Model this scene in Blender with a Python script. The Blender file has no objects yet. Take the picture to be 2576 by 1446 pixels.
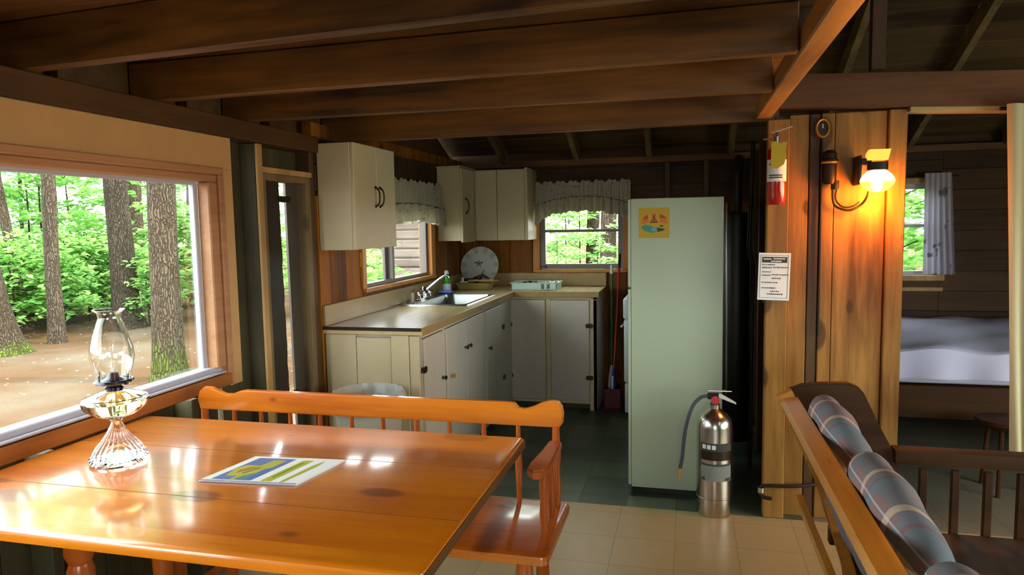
import bpy, bmesh, math, random
from mathutils import Vector, Matrix
R = random.Random(7)
SC = bpy.context.scene
COL = SC.collection
# ---------------------------------------------------------------- camera
f_px = 1755.9
Rm = ((0.96984068, 0.00457996, -0.24369668), (0.24308703, -0.09129513, 0.96569866), (-0.01782546, -0.99581335, -0.08965506))
cam_d = bpy.data.cameras.new('camera'); cam = bpy.data.objects.new('camera', cam_d); COL.objects.link(cam)
M4 = Matrix([[Rm[i][0], -Rm[i][1], -Rm[i][2], (0, 0, 1.45)[i]] for i in range(3)] + [[0, 0, 0, 1]])
cam.matrix_world = M4
cam_d.sensor_width = 36; cam_d.lens = f_px / 2576 * 36; cam_d.clip_start = 0.02; cam_d.clip_end = 300
SC.camera = cam
# ---------------------------------------------------------------- world, sun, added fill lamps
W = bpy.data.worlds.new('sky'); SC.world = W; W.use_nodes = True
bg = W.node_tree.nodes['Background']; bg.inputs[0].default_value = (0.93, 0.98, 1.0, 1); bg.inputs[1].default_value = 8.5
sd = bpy.data.lights.new('sun', 'SUN'); sd.energy = 6; sd.angle = 0.03; sd.color = (1, .95, .85)
sun = bpy.data.objects.new('sun', sd); COL.objects.link(sun); sun.rotation_euler = (0, math.radians(44), math.radians(8))
def area(name, loc, rot, sx, sy, e, c=(1, .97, .92)):
    l = bpy.data.lights.new(name, 'AREA'); l.shape = 'RECTANGLE'; l.size = sx; l.size_y = sy; l.energy = e; l.color = c
    o = bpy.data.objects.new(name, l); COL.objects.link(o); o.location = loc; o.rotation_euler = rot; return o
area('front_fill_lamp', (0.7, -2.5, 1.3), (math.radians(90), 0, 0), 1.8, .9, 8, (.96, 1, .86))  # added fill lamp in an assumed, unseen opening behind the camera
area('side_fill_lamp', (3.2, 1.75, 1.05), (math.radians(90), 0, math.radians(90)), 2.8, .7, 42, (.97, 1, .86))  # added lamp at an unseen right-hand opening, placed to light the joist undersides
SC.view_settings.view_transform = 'Standard'; SC.view_settings.look = 'None'
SC.view_settings.exposure = 0.35; SC.view_settings.gamma = 1.0; SC.view_settings.use_curve_mapping = False

# ---------------------------------------------------------------- materials
def lin(h):
    h = h.lstrip('#'); v = [int(h[i:i + 2], 16) / 255 for i in (0, 2, 4)]
    return tuple([(c / 12.92 if c <= .04045 else ((c + .055) / 1.055) ** 2.4) for c in v] + [1])
MC = {}
def base_mat(name):
    m = bpy.data.materials.new(name); m.use_nodes = True
    return m, m.node_tree, m.node_tree.nodes['Principled BSDF']
def N(t, k, **kw):
    n = t.nodes.new(k)
    for a, b in kw.items(): setattr(n, a, b)
    return n
def math_n(t, op, a, b=None, c=None):
    n = t.nodes.new('ShaderNodeMath'); n.operation = op
    for i, v in enumerate((a, b, c)):
        if v is None: continue
        if isinstance(v, (int, float)): n.inputs[i].default_value = v
        else: t.links.new(v, n.inputs[i])
    return n.outputs[0]
def mixc(t, fac, a, b):
    n = t.nodes.new('ShaderNodeMix'); n.data_type = 'RGBA'
    for i, v in ((0, fac), (6, a), (7, b)):
        if isinstance(v, (int, float, tuple)): n.inputs[i].default_value = v
        else: t.links.new(v, n.inputs[i])
    return n.outputs[2]
def plain(name, col, rough=.5, metal=0, var=.12, scale=6, bump=0, spec=.5, trans=0, ior=1.45, coat=0):
    if name in MC: return MC[name]
    m, t, p = base_mat(name); L = t.links
    c = lin(col); p.inputs['Roughness'].default_value = rough; p.inputs['Metallic'].default_value = metal
    p.inputs['Specular IOR Level'].default_value = spec; p.inputs['Transmission Weight'].default_value = trans; p.inputs['IOR'].default_value = ior
    p.inputs['Coat Weight'].default_value = coat
    tc = N(t, 'ShaderNodeTexCoord'); no = N(t, 'ShaderNodeTexNoise'); no.inputs['Scale'].default_value = scale; no.inputs['Detail'].default_value = 5
    L.new(tc.outputs['Object'], no.inputs['Vector'])
    d = tuple([x * (1 - var) for x in c[:3]] + [1]); b = tuple([min(1, x * (1 + var)) for x in c[:3]] + [1])
    L.new(mixc(t, no.outputs[0], d, b), p.inputs['Base Color'])
    if bump:
        bn = N(t, 'ShaderNodeBump'); bn.inputs['Strength'].default_value = bump; bn.inputs['Distance'].default_value = .01
        L.new(no.outputs[0], bn.inputs['Height']); L.new(bn.outputs[0], p.inputs['Normal'])
    MC[name] = m; return m
def wood(name, dark, light, grain='x', rough=.55, board=None, bw=.14, knots=True, spec=.4, scale=1, bvar=.35, coat=0, ks=3.2, flat=None):
    """grain axis; board = axis across boards (colour steps per board)"""
    if name in MC: return MC[name]
    m, t, p = base_mat(name); L = t.links
    tc = N(t, 'ShaderNodeTexCoord'); mp = N(t, 'ShaderNodeMapping')
    s = [9 * scale] * 3; s['xyz'.index(grain)] = .7 * scale
    mp.inputs['Scale'].default_value = s
    L.new(tc.outputs['Object'], mp.inputs['Vector'])
    vec = mp.outputs[0]
    sep = N(t, 'ShaderNodeSeparateXYZ'); L.new(tc.outputs['Object'], sep.inputs[0])
    bfac = None
    if board:
        idx = math_n(t, 'FLOOR', math_n(t, 'DIVIDE', sep.outputs['xyz'.index(board)], bw))
        wn = N(t, 'ShaderNodeTexWhiteNoise', noise_dimensions='1D'); L.new(idx, wn.inputs['W']); bfac = wn.outputs[0]
        va = N(t, 'ShaderNodeVectorMath', operation='SCALE'); L.new(wn.outputs[1], va.inputs[0]); va.inputs['Scale'].default_value = 20
        vb = N(t, 'ShaderNodeVectorMath', operation='ADD'); L.new(vec, vb.inputs[0]); L.new(va.outputs[0], vb.inputs[1]); vec = vb.outputs[0]
    n1 = N(t, 'ShaderNodeTexNoise'); n1.inputs['Scale'].default_value = 1.3; n1.inputs['Detail'].default_value = 7; n1.inputs['Distortion'].default_value = .8
    L.new(vec, n1.inputs['Vector'])
    n2 = N(t, 'ShaderNodeTexNoise'); n2.inputs['Scale'].default_value = 7; n2.inputs['Detail'].default_value = 3
    L.new(vec, n2.inputs['Vector'])
    n3 = N(t, 'ShaderNodeTexNoise'); n3.inputs['Scale'].default_value = 1.6; L.new(tc.outputs['Object'], n3.inputs['Vector'])
    f = math_n(t, 'ADD', math_n(t, 'MULTIPLY', n1.outputs[0], .5), math_n(t, 'MULTIPLY', n2.outputs[0], .22))
    f = math_n(t, 'ADD', f, math_n(t, 'MULTIPLY', n3.outputs[0], .45))
    f = math_n(t, 'MULTIPLY', math_n(t, 'SUBTRACT', f, .40), 2.8)
    if bfac: f = math_n(t, 'ADD', f, math_n(t, 'MULTIPLY', math_n(t, 'SUBTRACT', bfac, .5), bvar * 2))
    f = math_n(t, 'MINIMUM', math_n(t, 'MAXIMUM', f, 0), 1)
    colr = mixc(t, f, lin(dark), lin(light))
    if knots:
        mk = N(t, 'ShaderNodeMapping'); s = [ks] * 3; s['xyz'.index(grain)] = ks * .5
        if flat: s['xyz'.index(flat)] = 0.0
        mk.inputs['Scale'].default_value = s
        L.new(tc.outputs['Object'], mk.inputs['Vector'])
        vo = N(t, 'ShaderNodeTexVoronoi', voronoi_dimensions='3D'); vo.inputs['Scale'].default_value = 1; L.new(mk.outputs[0], vo.inputs['Vector'])
        if flat: mk.inputs['Location'].default_value = [.0 if a_ != flat else .5 for a_ in 'xyz']
        sc_ = N(t, 'ShaderNodeSeparateColor'); L.new(vo.outputs['Color'], sc_.inputs[0])
        rad_ = math_n(t, 'MULTIPLY', math_n(t, 'SUBTRACT', sc_.outputs[0], .15), .55 if flat else .25)
        if flat: vo.inputs['Randomness'].default_value = .75; vd = N(t, 'ShaderNodeVectorMath', operation='SUBTRACT'); L.new(mk.outputs[0], vd.inputs[0]); L.new(vo.outputs['Position'], vd.inputs[1]); vm = N(t, 'ShaderNodeVectorMath', operation='MULTIPLY'); L.new(vd.outputs[0], vm.inputs[0]); vm.inputs[1].default_value = [0 if a_ == flat else 1 for a_ in 'xyz']; vl = N(t, 'ShaderNodeVectorMath', operation='LENGTH'); L.new(vm.outputs[0], vl.inputs[0]); dist_ = vl.outputs['Value']
        else: dist_ = vo.outputs['Distance']
        dist_ = math_n(t, 'ADD', dist_, math_n(t, 'MULTIPLY', math_n(t, 'SUBTRACT', n1.outputs[0], .5), .12))
        k = math_n(t, 'MINIMUM', math_n(t, 'MAXIMUM', math_n(t, 'MULTIPLY', math_n(t, 'SUBTRACT', math_n(t, 'MULTIPLY', rad_, .42), dist_), 16), 0), .75)
        dk = tuple([x * .35 for x in lin(dark)[:3]] + [1])
        colr = mixc(t, k, colr, dk)
    L.new(colr, p.inputs['Base Color'])
    p.inputs['Roughness'].default_value = rough; p.inputs['Specular IOR Level'].default_value = spec; p.inputs['Coat Weight'].default_value = coat; p.inputs['Coat Roughness'].default_value = .1; p.inputs['Coat IOR'].default_value = 1.6
    rr = math_n(t, 'ADD', math_n(t, 'MULTIPLY', n2.outputs[0], .12), rough - .06); L.new(rr, p.inputs['Roughness'])
    bn = N(t, 'ShaderNodeBump'); bn.inputs['Strength'].default_value = .15; bn.inputs['Distance'].default_value = .003
    L.new(n2.outputs[0], bn.inputs['Height']); L.new(bn.outputs[0], p.inputs['Normal'])
    MC[name] = m; return m
def emis(name, col, st):
    m, t, p = base_mat(name); p.inputs['Emission Color'].default_value = lin(col); p.inputs['Emission Strength'].default_value = st
    p.inputs['Base Color'].default_value = lin(col); return m
def pane_mat():
    m = bpy.data.materials.new('window_glass'); m.use_nodes = True; t = m.node_tree; t.nodes.clear(); L = t.links
    o = N(t, 'ShaderNodeOutputMaterial'); tr = N(t, 'ShaderNodeBsdfTransparent'); gl = N(t, 'ShaderNodeBsdfGlossy'); gl.inputs['Roughness'].default_value = .03
    fr = N(t, 'ShaderNodeFresnel'); fr.inputs[0].default_value = 1.3; mx = N(t, 'ShaderNodeMixShader'); no = N(t, 'ShaderNodeTexNoise'); no.inputs['Scale'].default_value = 3
    tr.inputs[0].default_value = (.97, .99, .98, 1)
    L.new(math_n(t, 'MULTIPLY', fr.outputs[0], math_n(t, 'ADD', math_n(t, 'MULTIPLY', no.outputs[0], .1), .3)), mx.inputs[0])
    L.new(tr.outputs[0], mx.inputs[1]); L.new(gl.outputs[0], mx.inputs[2]); L.new(mx.outputs[0], o.inputs[0]); return m
def leaf_mat(name, c1, c2, tr=.5):
    m = bpy.data.materials.new(name); m.use_nodes = True; t = m.node_tree; t.nodes.clear(); L = t.links
    o = N(t, 'ShaderNodeOutputMaterial'); d = N(t, 'ShaderNodeBsdfDiffuse'); b = N(t, 'ShaderNodeBsdfTranslucent'); mx = N(t, 'ShaderNodeMixShader'); mx.inputs[0].default_value = tr
    no = N(t, 'ShaderNodeTexNoise'); no.inputs['Scale'].default_value = 2.5; no.inputs['Detail'].default_value = 4; tc = N(t, 'ShaderNodeTexCoord'); L.new(tc.outputs['Object'], no.inputs[0])
    f = math_n(t, 'MINIMUM', math_n(t, 'MAXIMUM', math_n(t, 'MULTIPLY', math_n(t, 'SUBTRACT', no.outputs[0], .35), 3.3), 0), 1)
    c = mixc(t, f, lin(c1), lin(c2)); L.new(c, d.inputs[0]); L.new(c, b.inputs[0]); L.new(d.outputs[0], mx.inputs[1]); L.new(b.outputs[0], mx.inputs[2]); L.new(mx.outputs[0], o.inputs[0]); return m
def cloth(name, col, c2, stripe='x', sc=30, trans=.3):
    m = bpy.data.materials.new(name); m.use_nodes = True; t = m.node_tree; t.nodes.clear(); L = t.links
    o = N(t, 'ShaderNodeOutputMaterial'); d = N(t, 'ShaderNodeBsdfDiffuse'); b = N(t, 'ShaderNodeBsdfTranslucent'); mx = N(t, 'ShaderNodeMixShader'); mx.inputs[0].default_value = trans
    vo = N(t, 'ShaderNodeTexVoronoi'); vo.inputs['Scale'].default_value = sc; tc = N(t, 'ShaderNodeTexCoord'); L.new(tc.outputs['Object'], vo.inputs['Vector'])
    no = N(t, 'ShaderNodeTexNoise'); no.inputs['Scale'].default_value = sc * .6; L.new(tc.outputs['Object'], no.inputs[0])
    k = math_n(t, 'MULTIPLY', math_n(t, 'GREATER_THAN', no.outputs[0], .57), math_n(t, 'LESS_THAN', vo.outputs['Distance'], .42))
    c = mixc(t, math_n(t, 'MULTIPLY', k, .7), lin(col), lin(c2)); L.new(c, d.inputs[0]); L.new(c, b.inputs[0]); L.new(d.outputs[0], mx.inputs[1]); L.new(b.outputs[0], mx.inputs[2]); L.new(mx.outputs[0], o.inputs[0]); return m
def plaid_mat():
    m, t, p = base_mat('plaid_fabric'); L = t.links
    tc = N(t, 'ShaderNodeTexCoord'); sep = N(t, 'ShaderNodeSeparateXYZ'); L.new(tc.outputs['Object'], sep.inputs[0])
    def band(src, per, off, w):
        return math_n(t, 'LESS_THAN', math_n(t, 'FRACT', math_n(t, 'ADD', math_n(t, 'DIVIDE', src, per), off)), w)
    y, z, x = sep.outputs[1], sep.outputs[2], sep.outputs[0]
    u = math_n(t, 'ADD', z, math_n(t, 'MULTIPLY', x, 1.0))
    c = lin('#7c6462')
    c = mixc(t, math_n(t, 'MULTIPLY', band(y, .16, 0, .38), .6), c, lin('#5c7076'))
    c = mixc(t, math_n(t, 'MULTIPLY', band(u, .16, .1, .38), .6), c, lin('#5d6c70'))
    c = mixc(t, math_n(t, 'MULTIPLY', band(y, .16, .52, .1), .75), c, lin('#b39c82'))
    c = mixc(t, math_n(t, 'MULTIPLY', band(u, .16, .6, .1), .75), c, lin('#b39c82'))
    c = mixc(t, math_n(t, 'MULTIPLY', band(y, .16, .75, .05), .35), c, lin('#8c2f2c'))
    c = mixc(t, math_n(t, 'MULTIPLY', band(u, .16, .3, .04), .45), c, lin('#b8bcc0'))
    L.new(c, p.inputs['Base Color']); p.inputs['Roughness'].default_value = .95; p.inputs['Specular IOR Level'].default_value = .1
    no = N(t, 'ShaderNodeTexNoise'); no.inputs['Scale'].default_value = 400; bn = N(t, 'ShaderNodeBump'); bn.inputs['Strength'].default_value = .2; L.new(no.outputs[0], bn.inputs['Height']); L.new(bn.outputs[0], p.inputs['Normal'])
    return m
def tile_mat(name, c1, c2, mortar, size, patch=None):
    m, t, p = base_mat(name); L = t.links
    tc = N(t, 'ShaderNodeTexCoord'); br = N(t, 'ShaderNodeTexBrick'); br.offset = 0; br.inputs['Scale'].default_value = 1
    br.inputs['Brick Width'].default_value = size; br.inputs['Row Height'].default_value = size; br.inputs['Mortar Size'].default_value = .0022; br.inputs['Bias'].default_value = 0
    br.inputs['Color1'].default_value = lin(c1); br.inputs['Color2'].default_value = lin(c2); br.inputs['Mortar'].default_value = lin(mortar)
    mp = N(t, 'ShaderNodeMapping'); mp.inputs['Location'].default_value = (.05, .1, 0); L.new(tc.outputs['Object'], mp.inputs[0]); L.new(mp.outputs[0], br.inputs[0])
    no = N(t, 'ShaderNodeTexNoise'); no.inputs['Scale'].default_value = 9; no.inputs['Detail'].default_value = 8; L.new(tc.outputs['Object'], no.inputs[0])
    c = mixc(t, .35, br.outputs[0], mixc(t, no.outputs[0], lin(mortar), br.outputs[0]))
    if patch:
        n2 = N(t, 'ShaderNodeTexNoise'); n2.inputs['Scale'].default_value = 1.7; L.new(tc.outputs['Object'], n2.inputs[0])
        c = mixc(t, math_n(t, 'MULTIPLY', math_n(t, 'GREATER_THAN', n2.outputs[0], .56), .0), c, lin(patch))
    L.new(c, p.inputs['Base Color']); p.inputs['Roughness'].default_value = .34; p.inputs['Specular IOR Level'].default_value = .35
    return m

M = dict(
    beam_x=wood('beam_wood_x', '#241404', '#8a5a1e', 'x', .5, scale=1.0, spec=.6, ks=3, flat='y'),
    beam_y=wood('beam_wood_y', '#3a2308', '#94621f', 'y', .5, spec=.6),
    girder=wood('girder_wood', '#5c3812', '#bc8640', 'y', .5, spec=.6),
    dark_x=wood('dark_board_x', '#2c1c0a', '#5a3e1a', 'x', .7, board='z', bw=.15),
    deck=wood('deck_board', '#33200a', '#7e5420', 'x', .65, board='y', bw=.17),
    roof=wood('roof_board', '#352411', '#64502c', 'x', .75, board='y', bw=.16, bvar=.5),
    rafter=wood('rafter_wood', '#4c3c22', '#94804e', 'y', .65),
    plate=wood('plate_wood', '#2c1a08', '#5c3c14', 'y', .6),
    pine_v=wood('pine_panel', '#4a2808', '#a3661a', 'z', .6, spec=.2, flat='x', board='y', bw=.19, bvar=.25),
    pine_b=wood('pine_panel_back', '#462408', '#965c16', 'z', .6, spec=.2, flat='y', board='x', bw=.2, bvar=.25),
    part=wood('partition_pine', '#5a3a12', '#a67a3a', 'z', .5, ks=4.5, spec=.25, flat='y'),
    part_b=wood('partition_dark', '#3c2714', '#5a4020', 'z', .6),
    stud=wood('stud_wood', '#8a6a3e', '#c4a068', 'z', .6),
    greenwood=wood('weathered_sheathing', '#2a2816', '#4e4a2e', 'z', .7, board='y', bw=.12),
    tan=plain('tan_plywood', '#c49a62', .55, var=.1, scale=14),
    trimw=wood('window_trim_wood', '#9a6c46', '#c69468', 'y', .45, knots=False),
    sillw=wood('sill_wood', '#8a4f1e', '#b87432', 'y', .4, knots=False),
    jamb=wood('orange_trim', '#a5661c', '#d18e34', 'z', .4, knots=False),
    alum=plain('window_vinyl', '#b4b4be', .35, var=.04), alum_d=plain('aluminium_frame', '#6f6a66', .4, metal=.3, var=.08),
    cab=plain('cream_paint', '#c4b690', .5, var=.07, scale=20), cab2=plain('white_paint', '#bdb7a6', .45, var=.06, scale=12),
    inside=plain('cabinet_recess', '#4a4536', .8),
    table=wood('orange_pine_table', '#b45606', '#e6880c', 'x', .3, board='y', bw=.31, bvar=.12, spec=.5, coat=1, ks=4, flat='z'),
    bench=wood('orange_pine_bench', '#a44c08', '#d87e14', 'x', .3, spec=.5, coat=.5, ks=5, flat='y'),
    benchv=wood('orange_pine_turned', '#98400c', '#c4681e', 'z', .3, knots=False, coat=.2),
    lam=wood('laminate_counter', '#b8a070', '#d8c290', 'y', .22, knots=False, spec=.5, scale=.6),
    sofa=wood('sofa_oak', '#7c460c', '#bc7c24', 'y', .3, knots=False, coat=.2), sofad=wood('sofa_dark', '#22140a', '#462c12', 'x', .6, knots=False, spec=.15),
    seat=wood('seat_deck', '#1e120a', '#3a2414', 'x', .5, board='y', bw=.09, knots=False),
    steel=plain('stainless_steel', '#c8c4bc', .22, metal=1, var=.05), chrome=plain('chrome', '#e8e8ea', .08, metal=1, var=.02),
    sinkst=plain('sink_steel', '#b4bcbe', .25, metal=1, var=.05),
    fridge=plain('fridge_enamel', '#a4b196', .42, var=.02), white=plain('white_enamel', '#d6dad8', .35, var=.03),
    black=plain('black_metal', '#15130f', .45, var=.2), iron=plain('dark_iron', '#2c2520', .5, metal=.6, var=.2), brass=plain('brass', '#d09a34', .35, metal=.4),
    hingem=plain('bronze_hinge', '#3a3022', .4, metal=.7), rubber=plain('hose_rubber', '#3c444c', .5),
    red=plain('red_enamel', '#a01408', .2, var=.05, coat=.5), yellow=plain('yellow_tag', '#b8a018', .6), paper=plain('white_paper', '#e0e0da', .7, var=.03), ink=plain('printed_ink', '#3c403a', .8), ink2=plain('grey_ink', '#7c807a', .8),
    plaid=plaid_mat(), glass=pane_mat(),
    lampglass=plain('clear_glass', '#ffffff', .02, var=0, trans=1, ior=1.45), oil=plain('lamp_oil', '#e6e0a0', .02, var=0, trans=1, ior=1.4),
    curtain=cloth('valance_cloth', '#d0cdb8', '#a8a488', sc=40, trans=.45), curtain2=cloth('bedroom_cloth', '#d4d2dc', '#7c7c84', sc=14, trans=.5), cream=cloth('cream_drape', '#c4bc98', '#bcb48e', sc=4),
    linen=plain('bed_linen', '#c2c4de', .9, var=.06, scale=5),
    bin=plain('bin_plastic', '#b8b8a8', .4, var=.05), tan_pl=plain('tan_plastic', '#8f8048', .5), mint=plain('mint_plastic', '#bfd8c8', .35, var=.03),
    blue=plain('blue_sponge', '#5c86d8', .8), green=plain('green_soap', '#2fae1c', .15, trans=.3), greenh=plain('green_handle', '#1c6a26', .4), redh=plain('red_handle', '#a82412', .35), bluep=plain('blue_plastic', '#2a3c9a', .4),
    
    leafA=leaf_mat('maple_leaves', '#68a652', '#bade8a'), leafB=leaf_mat('hemlock_needles', '#4a8c5a', '#92c49a'), leafC=leaf_mat('shrub_leaves', '#6aa850', '#bce098'),
    siding=wood('log_siding', '#6e6058', '#94867c', 'x', .8, board='z', bw=.16, knots=False),
)
def bark_mat(name, c1, c2, moss=0):
    m, t, p = base_mat(name); L = t.links; tc = N(t, 'ShaderNodeTexCoord'); mp = N(t, 'ShaderNodeMapping'); mp.inputs['Scale'].default_value = (38, 38, 4.5); L.new(tc.outputs['Object'], mp.inputs[0])
    n0 = N(t, 'ShaderNodeTexNoise'); n0.inputs['Scale'].default_value = 5; L.new(tc.outputs['Object'], n0.inputs[0])
    va = N(t, 'ShaderNodeVectorMath', operation='SCALE'); L.new(n0.outputs[1], va.inputs[0]); va.inputs['Scale'].default_value = 3.5
    vb = N(t, 'ShaderNodeVectorMath', operation='ADD'); L.new(mp.outputs[0], vb.inputs[0]); L.new(va.outputs[0], vb.inputs[1])
    vo = N(t, 'ShaderNodeTexVoronoi', feature='DISTANCE_TO_EDGE'); vo.inputs['Scale'].default_value = 1; L.new(vb.outputs[0], vo.inputs['Vector'])
    n1 = N(t, 'ShaderNodeTexNoise'); n1.inputs['Scale'].default_value = 1.2; n1.inputs['Detail'].default_value = 8; L.new(mp.outputs[0], n1.inputs[0])
    f = math_n(t, 'MINIMUM', math_n(t, 'MULTIPLY', vo.outputs['Distance'], 4.5), 1); f2 = math_n(t, 'MULTIPLY', f, math_n(t, 'ADD', .35, n1.outputs[0]))
    c = mixc(t, math_n(t, 'MINIMUM', f2, 1), lin(c1), lin(c2))
    vs = N(t, 'ShaderNodeTexVoronoi'); vs.inputs['Scale'].default_value = 24; L.new(tc.outputs['Object'], vs.inputs['Vector'])
    c = mixc(t, math_n(t, 'MULTIPLY', math_n(t, 'LESS_THAN', vs.outputs['Distance'], .16), .3), c, lin('#a8a89c'))
    if moss:
        sp_ = N(t, 'ShaderNodeSeparateXYZ'); L.new(tc.outputs['Object'], sp_.inputs[0])
        k = math_n(t, 'SUBTRACT', math_n(t, 'MULTIPLY', n1.outputs[0], 2.2), math_n(t, 'ADD', math_n(t, 'MULTIPLY', sp_.outputs[2], 1 / moss), .1)); k = math_n(t, 'MINIMUM', math_n(t, 'MAXIMUM', math_n(t, 'MULTIPLY', k, 3), 0), .85)
        c = mixc(t, math_n(t, 'MULTIPLY', k, f), c, lin('#5a6e20'))
    L.new(c, p.inputs['Base Color']); p.inputs['Roughness'].default_value = 1; p.inputs['Specular IOR Level'].default_value = .1
    bn = N(t, 'ShaderNodeBump'); bn.inputs['Strength'].default_value = 1; bn.inputs['Distance'].default_value = .02; L.new(f2, bn.inputs['Height']); L.new(bn.outputs[0], p.inputs['Normal'])
    return m
M['bark1'] = bark_mat('bark_grey', '#382e24', '#665a4c'); M['bark2'] = bark_mat('bark_dark', '#2c251e', '#544a3e'); M['bark3'] = bark_mat('bark_mossy', '#3a3026', '#685a4a', .55); M['bark4'] = bark_mat('bark_dark_mossy', '#30281e', '#584c3e', .2)
def ground_mat():
    m, t, p = base_mat('forest_floor'); L = t.links
    tc = N(t, 'ShaderNodeTexCoord'); a = N(t, 'ShaderNodeTexNoise'); a.inputs['Scale'].default_value = .55; a.inputs['Detail'].default_value = 6; L.new(tc.outputs['Object'], a.inputs[0])
    b = N(t, 'ShaderNodeTexNoise'); b.inputs['Scale'].default_value = 30; b.inputs['Detail'].default_value = 8; L.new(tc.outputs['Object'], b.inputs[0])
    f = math_n(t, 'MINIMUM', math_n(t, 'MAXIMUM', math_n(t, 'MULTIPLY', math_n(t, 'SUBTRACT', a.outputs[0], .42), 5), 0), 1)
    c = mixc(t, f, lin('#5a4634'), lin('#665e52'))
    c = mixc(t, math_n(t, 'MULTIPLY', b.outputs[0], .55), c, lin('#54402e'))
    vo = N(t, 'ShaderNodeTexVoronoi'); vo.inputs['Scale'].default_value = 5; L.new(tc.outputs['Object'], vo.inputs['Vector'])
    c = mixc(t, math_n(t, 'LESS_THAN', vo.outputs['Distance'], .09), c, lin('#d8ccc0'))
    L.new(c, p.inputs['Base Color']); p.inputs['Roughness'].default_value = 1; p.inputs['Specular IOR Level'].default_value = 0
    bn = N(t, 'ShaderNodeBump'); bn.inputs['Strength'].default_value = .6; bn.inputs['Distance'].default_value = .05; L.new(b.outputs[0], bn.inputs['Height']); L.new(bn.outputs[0], p.inputs['Normal'])
    return m

# ---------------------------------------------------------------- mesh builder
class MB:
    def __init__(s): s.b = bmesh.new()
    def _merge(s, t, mt=None):
        if mt: bmesh.ops.transform(t, matrix=mt, verts=t.verts)
        me = bpy.data.meshes.new('tmp'); t.to_mesh(me); s.b.from_mesh(me); bpy.data.meshes.remove(me); t.free(); return s
    def box(s, x0, x1, y0, y1, z0, z1, bev=.003, mt=None, seg=1):
        t = bmesh.new(); bmesh.ops.create_cube(t, size=1)
        for v in t.verts: v.co = ((x0 + x1) / 2 + v.co.x * (x1 - x0), (y0 + y1) / 2 + v.co.y * (y1 - y0), (z0 + z1) / 2 + v.co.z * (z1 - z0))
        m = min(abs(x1 - x0), abs(y1 - y0), abs(z1 - z0))
        if bev > 0: bmesh.ops.bevel(t, geom=t.edges[:], offset=min(bev, m * .3), segments=seg, affect='EDGES', profile=.6)
        return s._merge(t, mt)
    def tube(s, pts, r, n=12, caps=True, sm=False):
        P_ = [Vector(p) for p in pts]
        if sm:
            rr0 = r if isinstance(r, (list, tuple)) else [r] * len(P_); Q = []; r2 = []
            for i in range(len(P_) - 1):
                p0, p1, p2, p3 = P_[max(i - 1, 0)], P_[i], P_[i + 1], P_[min(i + 2, len(P_) - 1)]
                for k in range(6):
                    u = k / 6; Q.append(.5 * ((2 * p1) + (p2 - p0) * u + (2 * p0 - 5 * p1 + 4 * p2 - p3) * u * u + (3 * p1 - p0 - 3 * p2 + p3) * u ** 3)); r2.append(rr0[i] + (rr0[i + 1] - rr0[i]) * u)
            Q.append(P_[-1]); r2.append(rr0[-1]); P_ = Q; r = r2
        t = bmesh.new(); rs = r if isinstance(r, (list, tuple)) else [r] * len(P_)
        rings = []; up = Vector((0, 0, 1)); prev = None
        for i, p in enumerate(P_):
            d = (P_[min(i + 1, len(P_) - 1)] - P_[max(i - 1, 0)]).normalized()
            a = prev if prev is not None else (up if abs(d.z) < .9 else Vector((1, 0, 0)))
            a = (a - d * a.dot(d)).normalized(); prev = a; bb = d.cross(a)
            rings.append([t.verts.new(p + (a * math.cos(2 * math.pi * k / n) + bb * math.sin(2 * math.pi * k / n)) * rs[i]) for k in range(n)])
        for i in range(len(rings) - 1):
            for k in range(n): t.faces.new((rings[i][k], rings[i][(k + 1) % n], rings[i + 1][(k + 1) % n], rings[i + 1][k]))
        if caps: t.faces.new(rings[0][::-1]); t.faces.new(rings[-1])
        bmesh.ops.recalc_face_normals(t, faces=t.faces); return s._merge(t)
    def lathe(s, prof, c=(0, 0, 0), n=32, sx=1, sy=1, mt=None, flute=None):
        t = bmesh.new(); rings = []
        for (r, z) in prof:
            if r < 1e-5: rings.append([t.verts.new((c[0], c[1], c[2] + z))]); continue
            ring = []
            for k in range(n):
                a = 2 * math.pi * k / n; rr = r
                if flute and flute[0] < z < flute[1]: rr = r * (1 + .045 * math.cos(flute[2] * a))
                ring.append(t.verts.new((c[0] + rr * sx * math.cos(a), c[1] + rr * sy * math.sin(a), c[2] + z)))
            rings.append(ring)
        for i in range(len(rings) - 1):
            A, B = rings[i], rings[i + 1]
            for k in range(n):
                if len(A) == 1 and len(B) == 1: continue
                if len(A) == 1: t.faces.new((A[0], B[k], B[(k + 1) % n]))
                elif len(B) == 1: t.faces.new((A[k], A[(k + 1) % n], B[0]))
                else: t.faces.new((A[k], A[(k + 1) % n], B[(k + 1) % n], B[k]))
        bmesh.ops.recalc_face_normals(t, faces=t.faces); return s._merge(t, mt)
    def prism(s, pts, axis, a0, a1, bev=0):
        """pts in the plane; axis: 'x' pts=(y,z), 'y' pts=(x,z), 'z' pts=(x,y)"""
        t = bmesh.new()
        mk = {'x': lambda p, a: (a, p[0], p[1]), 'y': lambda p, a: (p[0], a, p[1]), 'z': lambda p, a: (p[0], p[1], a)}[axis]
        A = [t.verts.new(mk(p, a0)) for p in pts]; B = [t.verts.new(mk(p, a1)) for p in pts]; n = len(pts)
        t.faces.new(A); t.faces.new(B[::-1])
        for i in range(n): t.faces.new((A[i], B[i], B[(i + 1) % n], A[(i + 1) % n]))
        bmesh.ops.recalc_face_normals(t, faces=t.faces)
        if bev:
            es = [e for e in t.edges if len(e.link_faces) == 2 and any(len(f.verts) > 4 or True for f in e.link_faces) and ((e.verts[0] in A and e.verts[1] in A) or (e.verts[0] in B and e.verts[1] in B))]
            bmesh.ops.bevel(t, geom=es, offset=bev, segments=2, affect='EDGES')
        return s._merge(t)
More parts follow.
